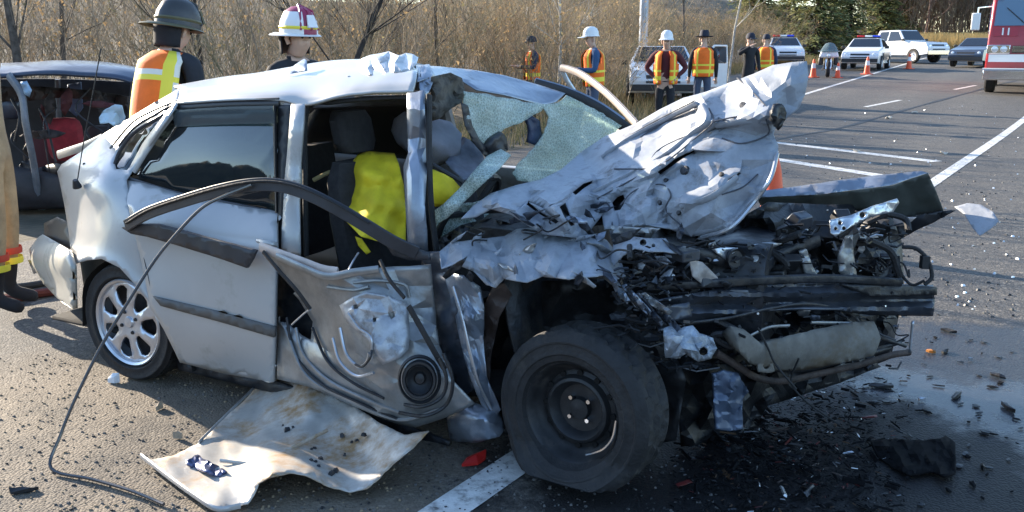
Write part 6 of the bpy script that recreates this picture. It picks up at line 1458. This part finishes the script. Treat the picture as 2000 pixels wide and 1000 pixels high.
    for pl in bm_.polygons:
        c = pl.center / k; best = None
        for a, b in E_:
            A_, B_ = Q[a], Q[b]; d = B_ - A_; t = max(0, min(1, (c - A_).dot(d) / max(1e-9, d.length_squared))); dist = (c - A_ - d * t).length
            if best is None or dist < best[0]: best = (dist, a, b, t)
        _, a, b, t = best; key = b
        if key in ('jaw', 'brow', 'crown', 'nose') or key.startswith(('palm', 'f0', 'f1', 'f2', 'f3', 'g', 'th', 'ti')) or (key == 'neck' and t > .4): pl.material_index = 2
        elif key.startswith(('hip', 'kn')) or (key == 'waist' and t < .2): pl.material_index = 1
        elif key.startswith('an'): pl.material_index = 3 if t > .55 else 1
        elif key.startswith('toe'): pl.material_index = 3
        else: pl.material_index = 0
    bm_.polygons.foreach_set('use_smooth', [True] * len(bm_.polygons))
    bm_.name = 'body'; bo = bpy.data.objects.new('body', bm_); C.objects.link(bo); bo.parent = root
    for s in (-1, 1):
        mb = MB(); mb.lathe([(0, .012), (.009, .006), (.011, 0)], 8, Matrix.Translation(bend_((s * .032, -.093, 1.655)) * k) @ Matrix.Rotation(math.pi / 2, 4, 'X')); mb.build('eye', M_BLACKC, root, world=False)
        mb = MB(); mb.tube([bend_((s * .075, .01, 1.60)) * k, bend_((s * .09, .015, 1.635)) * k, bend_((s * .08, .01, 1.67)) * k], .016, n=6); mb.build('ear', M_FACE, root, world=False)
    if vest:
        n1, zs = 36, np.linspace(.90, 1.475, 17); v = []; f = []; fm = []
        for z_ in zs:
            t = (z_ - .90) / .575; rx = .205 + .02 * math.sin(t * 3.1); ry = .165 + .02 * math.sin(t * 2.4)
            if z_ > 1.40: rx = .225 - (z_ - 1.40) * 1.1; ry = .172 - (z_ - 1.40) * .9
            for i in range(n1):
                a = 2 * math.pi * i / n1; v.append(bend_((math.sin(a) * rx, -math.cos(a) * ry + .012, z_)) * k)
        for r_ in range(len(zs) - 1):
            for i in range(n1):
                a = (i + .5) / n1 * 360; a = a if a < 180 else a - 360; zc = (zs[r_] + zs[r_ + 1]) / 2
                if abs(a) < 16 and vest_style != 2: continue
                if 62 < abs(a) < 118 and 1.27 < zc < 1.45: continue
                m_ = 0
                if abs(abs(a) - 42) < 6 or abs(abs(a) - 145) < 6: m_ = 1
                if .98 < zc < 1.03 or (vest_style == 1 and 1.10 < zc < 1.14): m_ = 1
                if vest_style == 2: m_ = 1 if (1.26 < zc < 1.31 or abs(abs(a) - 140) < 9) else (2 if 1.31 < zc < 1.34 or abs(abs(a) - 124) < 6 else 0)
                f.append((r_ * n1 + i, r_ * n1 + (i + 1) % n1, (r_ + 1) * n1 + (i + 1) % n1, (r_ + 1) * n1 + i)); fm.append(m_)
        obj('safety_vest', v, f, None, root, world=False, mats=[vest, M_LIME, M_SILVT], fmat=fm, thick=.008, smooth=50)
    hc = bend_((0, -.005, 1.70)) * k; MH = Matrix.Translation(hc) @ Matrix.Rotation(head_turn, 4, 'Z') @ Matrix.Rotation(lean * .5, 4, 'X') @ Matrix.Diagonal((k, k, k, 1))
    SC = Matrix.Diagonal((.92, 1.12, 1, 1))
    if hat == 'hard':
        mb = MB(); mb.lathe([(0, .145), (.05, .138), (.09, .110), (.113, .06), (.118, .0), (.135, -.008), (.135, -.014), (.112, -.012)], 24, MH @ SC); ht = mb.build('hard_hat', hatm, root, world=False)
        v = [MH @ Vector((math.sin(a) * r, -math.cos(a) * r * 1.12, -.01 - d)) for r, d in ((.11, 0), (.20, .02)) for a in np.linspace(-.75, .75, 9)]
        obj('peak', v, [(i, i + 1, i + 10, i + 9) for i in range(8)], hatm, ht, world=False, thick=.006)
    elif hat == 'fire':
        mb = MB(); mb.lathe([(0, .165), (.05, .158), (.10, .125), (.13, .06), (.137, .0), (.137, -.03)], 28, MH @ SC); 
        if hatm is M_HPUR: mb.m = [1 if (i // 5) % 28 in (9, 10, 11, 12, 13, 14, 15, 16, 17, 18, 23, 24) and i % 5 > 1 else 0 for i in range(len(mb.f))]
        ht = mb.build('fire_helmet', [hatm, hatm2 or hatm], root, world=False)
        mb = MB(); mb.lathe([(.135, -.022), (.17, -.034), (.178, -.042), (.17, -.046), (.13, -.036)], 28, MH @ Matrix.Translation((0, .045, 0)) @ Matrix.Diagonal((.95, 1.22, 1, 1))); mb.build('brim', hatm2 or hatm, ht, world=False)
        for a in (-.6, 0, .6): mb = MB(); mb.tube([MH @ SC @ Vector((math.sin(a) * .14, -math.cos(a) * .14, 0)), MH @ SC @ Vector((math.sin(a) * .10, -math.cos(a) * .10, .13)), MH @ Vector((0, 0, .172))], .009, n=5); mb.build('ridge', hatm, ht, world=False)
        mb = MB(); mb.lathe([(.138, .028), (.143, .018), (.138, .006)], 28, MH @ SC); mb.build('trim_band', M_LIME if hatm is not M_HDARK else hatm2, ht, world=False)
        mb = MB(); mb.box(MH @ Vector((0, -.155, .06)), (.08 * k, .015, .09 * k), (MH.to_3x3().normalized()) @ Matrix.Rotation(-.35, 3, 'X'), taper=.7); mb.build('shield', hatm2 or M_LIME, ht, world=False)
        v, f = patch([[MH @ Vector((math.sin(a) * r, .03 + math.cos(a) * r, zz)) for a in np.linspace(-1.5, 1.5, 7)] for r, zz in ((.125, -.03), (.120, -.10), (.115, -.17))], 3, 3); obj('neck_flap', M_BLACKC and v, f, M_BLACKC, ht, world=False, thick=.006)
    elif hat == 'trooper':
        mb = MB(); mb.lathe([(0, .105), (.04, .12), (.075, .125), (.092, .10), (.105, .0), (.17, -.008), (.20, .006), (.20, .0), (.16, -.016), (.10, -.012)], 28, MH @ Matrix.Diagonal((.95, 1.08, 1, 1))); mb.build('wide_hat', hatm, root, world=False)
    elif hat == 'cap':
        mb = MB(); mb.lathe([(0, .11), (.05, .105), (.09, .075), (.106, .02), (.108, -.02)], 22, MH @ SC); ht = mb.build('cap', hatm, root, world=False)
        v = [MH @ Vector((math.sin(a) * r, -math.cos(a) * r * 1.12, -.012 - d)) for r, d in ((.10, 0), (.185, .022)) for a in np.linspace(-.7, .7, 9)]
        obj('peak', v, [(i, i + 1, i + 10, i + 9) for i in range(8)], hatm2 or hatm, ht, world=False, thick=.006)
    return root
DOWN = (((-.26, .03, 1.14), (-.27, -.05, .89)), ((.26, .03, 1.14), (.27, -.05, .89)))
FWD = (((-.25, -.04, 1.15), (-.16, -.30, 1.18)), ((.25, -.04, 1.15), (.16, -.30, 1.18)))
BACK = (((-.24, .14, 1.14), (-.12, .22, .98)), ((.24, .14, 1.14), (.12, .22, .98)))
HIPS = (((-.36, .06, 1.18), (-.19, -.05, 1.02)), ((.36, .06, 1.18), (.19, -.05, 1.02)))
UPR = (((-.34, -.10, 1.34), (-.16, -.26, 1.50)), ((.26, .03, 1.14), (.27, -.05, .89)))
M_HDARK = mat('helmet_dark', (.045, .047, .05), .45, var=.2); M_HWHITE = mat('helmet_white', (.78, .78, .78), .35); M_HPUR = mat('helmet_maroon', (.30, .03, .085), .4, var=.25, scale=12); M_HATD = mat('hat_dark', (.015, .018, .035), .8)
M_BUNK = mat('bunker_black', (.02, .022, .028), .9, var=.2)
R_ = math.radians
# two firefighters behind the car
person('firefighter in orange and lime vest and black helmet leaning over behind the car trunk', 296, 20, 6.35, R_(155), FWD, M_BUNK, M_BUNK, 'fire', M_ORNG, lean=.30, h=1.84, vest_style=2, hatm=M_HDARK, hatm2=mat('helmet_brim_olive', (.11, .10, .05), .5), head_turn=-.3)
person('firefighter in white and maroon helmet behind the dented roof of the car', 572, 36, 6.75, R_(48), DOWN, M_BUNK, M_BUNK, 'fire', None, lean=.08, h=1.76, hatm=M_HPUR, hatm2=M_HWHITE)
person('firefighter in tan trousers with red cuff stripes cut by the left border', 0, 100, 5.35, R_(100), BACK, M_TANC, M_TANC, None, None, h=1.85, boots=M_BLACKC, x=-3.03)
pr = C.objects[-1]
# people by the far vehicles
person('person in dark cap and orange vest standing by the bank, left of the birch sapling', 1038, 78, 19.5, R_(-70), FWD, M_NAVYC, M_NAVYC, 'cap', M_ORNG, h=1.74, hatm=M_HATD)
person('person in white hard hat, blue sleeves and orange vest working with both hands', 1160, 58, 15.8, R_(-78), FWD, M_BLUEC, M_JEAN, 'hard', M_ORNG, lean=.06, h=1.84, vest_style=1, hatm=M_HWHITE)
person('person in white helmet and open orange vest facing the wreck', 1303, 66, 17.0, R_(-12), HIPS, M_MAROON, M_BLACKC, 'hard', M_ORNG, h=1.80, vest_style=1, hatm=M_HWHITE)
person('person in wide dark hat and orange vest seen from behind', 1376, 67, 19.8, R_(172), DOWN, M_BLACKC, M_JEAN, 'trooper', M_ORNG, h=1.84, vest_style=1, hatm=M_HATD)
person('person in dark clothes raising one arm to the face at the hood tip', 1466, 70, 21.5, R_(20), UPR, M_BLACKC, M_BLACKC, 'cap', None, h=1.80, hatm=M_HATD)
person('person in yellow and orange vest half hidden beside the dark clothed person', 1497, 78, 24, R_(165), DOWN, M_NAVYC, M_NAVYC, 'cap', M_ORNG, h=1.76, vest_style=1, hatm=M_HATD)
# cuff stripes of the firefighter at the left border
lroot = [o for o in C.objects if o.name.startswith('person') and o.get('label', '').startswith('firefighter in tan')][0]
for s in (-1, 1):
    for z_ in (.30, .36):
        mb = MB(); mb.lathe([(.078, -.02), (.081, 0), (.078, .02)], 18, Matrix.Translation((s * .112, .008, z_))); mb.build('cuff_stripe', mat('red_trim', (.5, .06, .03), .6) if z_ > .33 else M_LIME, lroot, world=False)
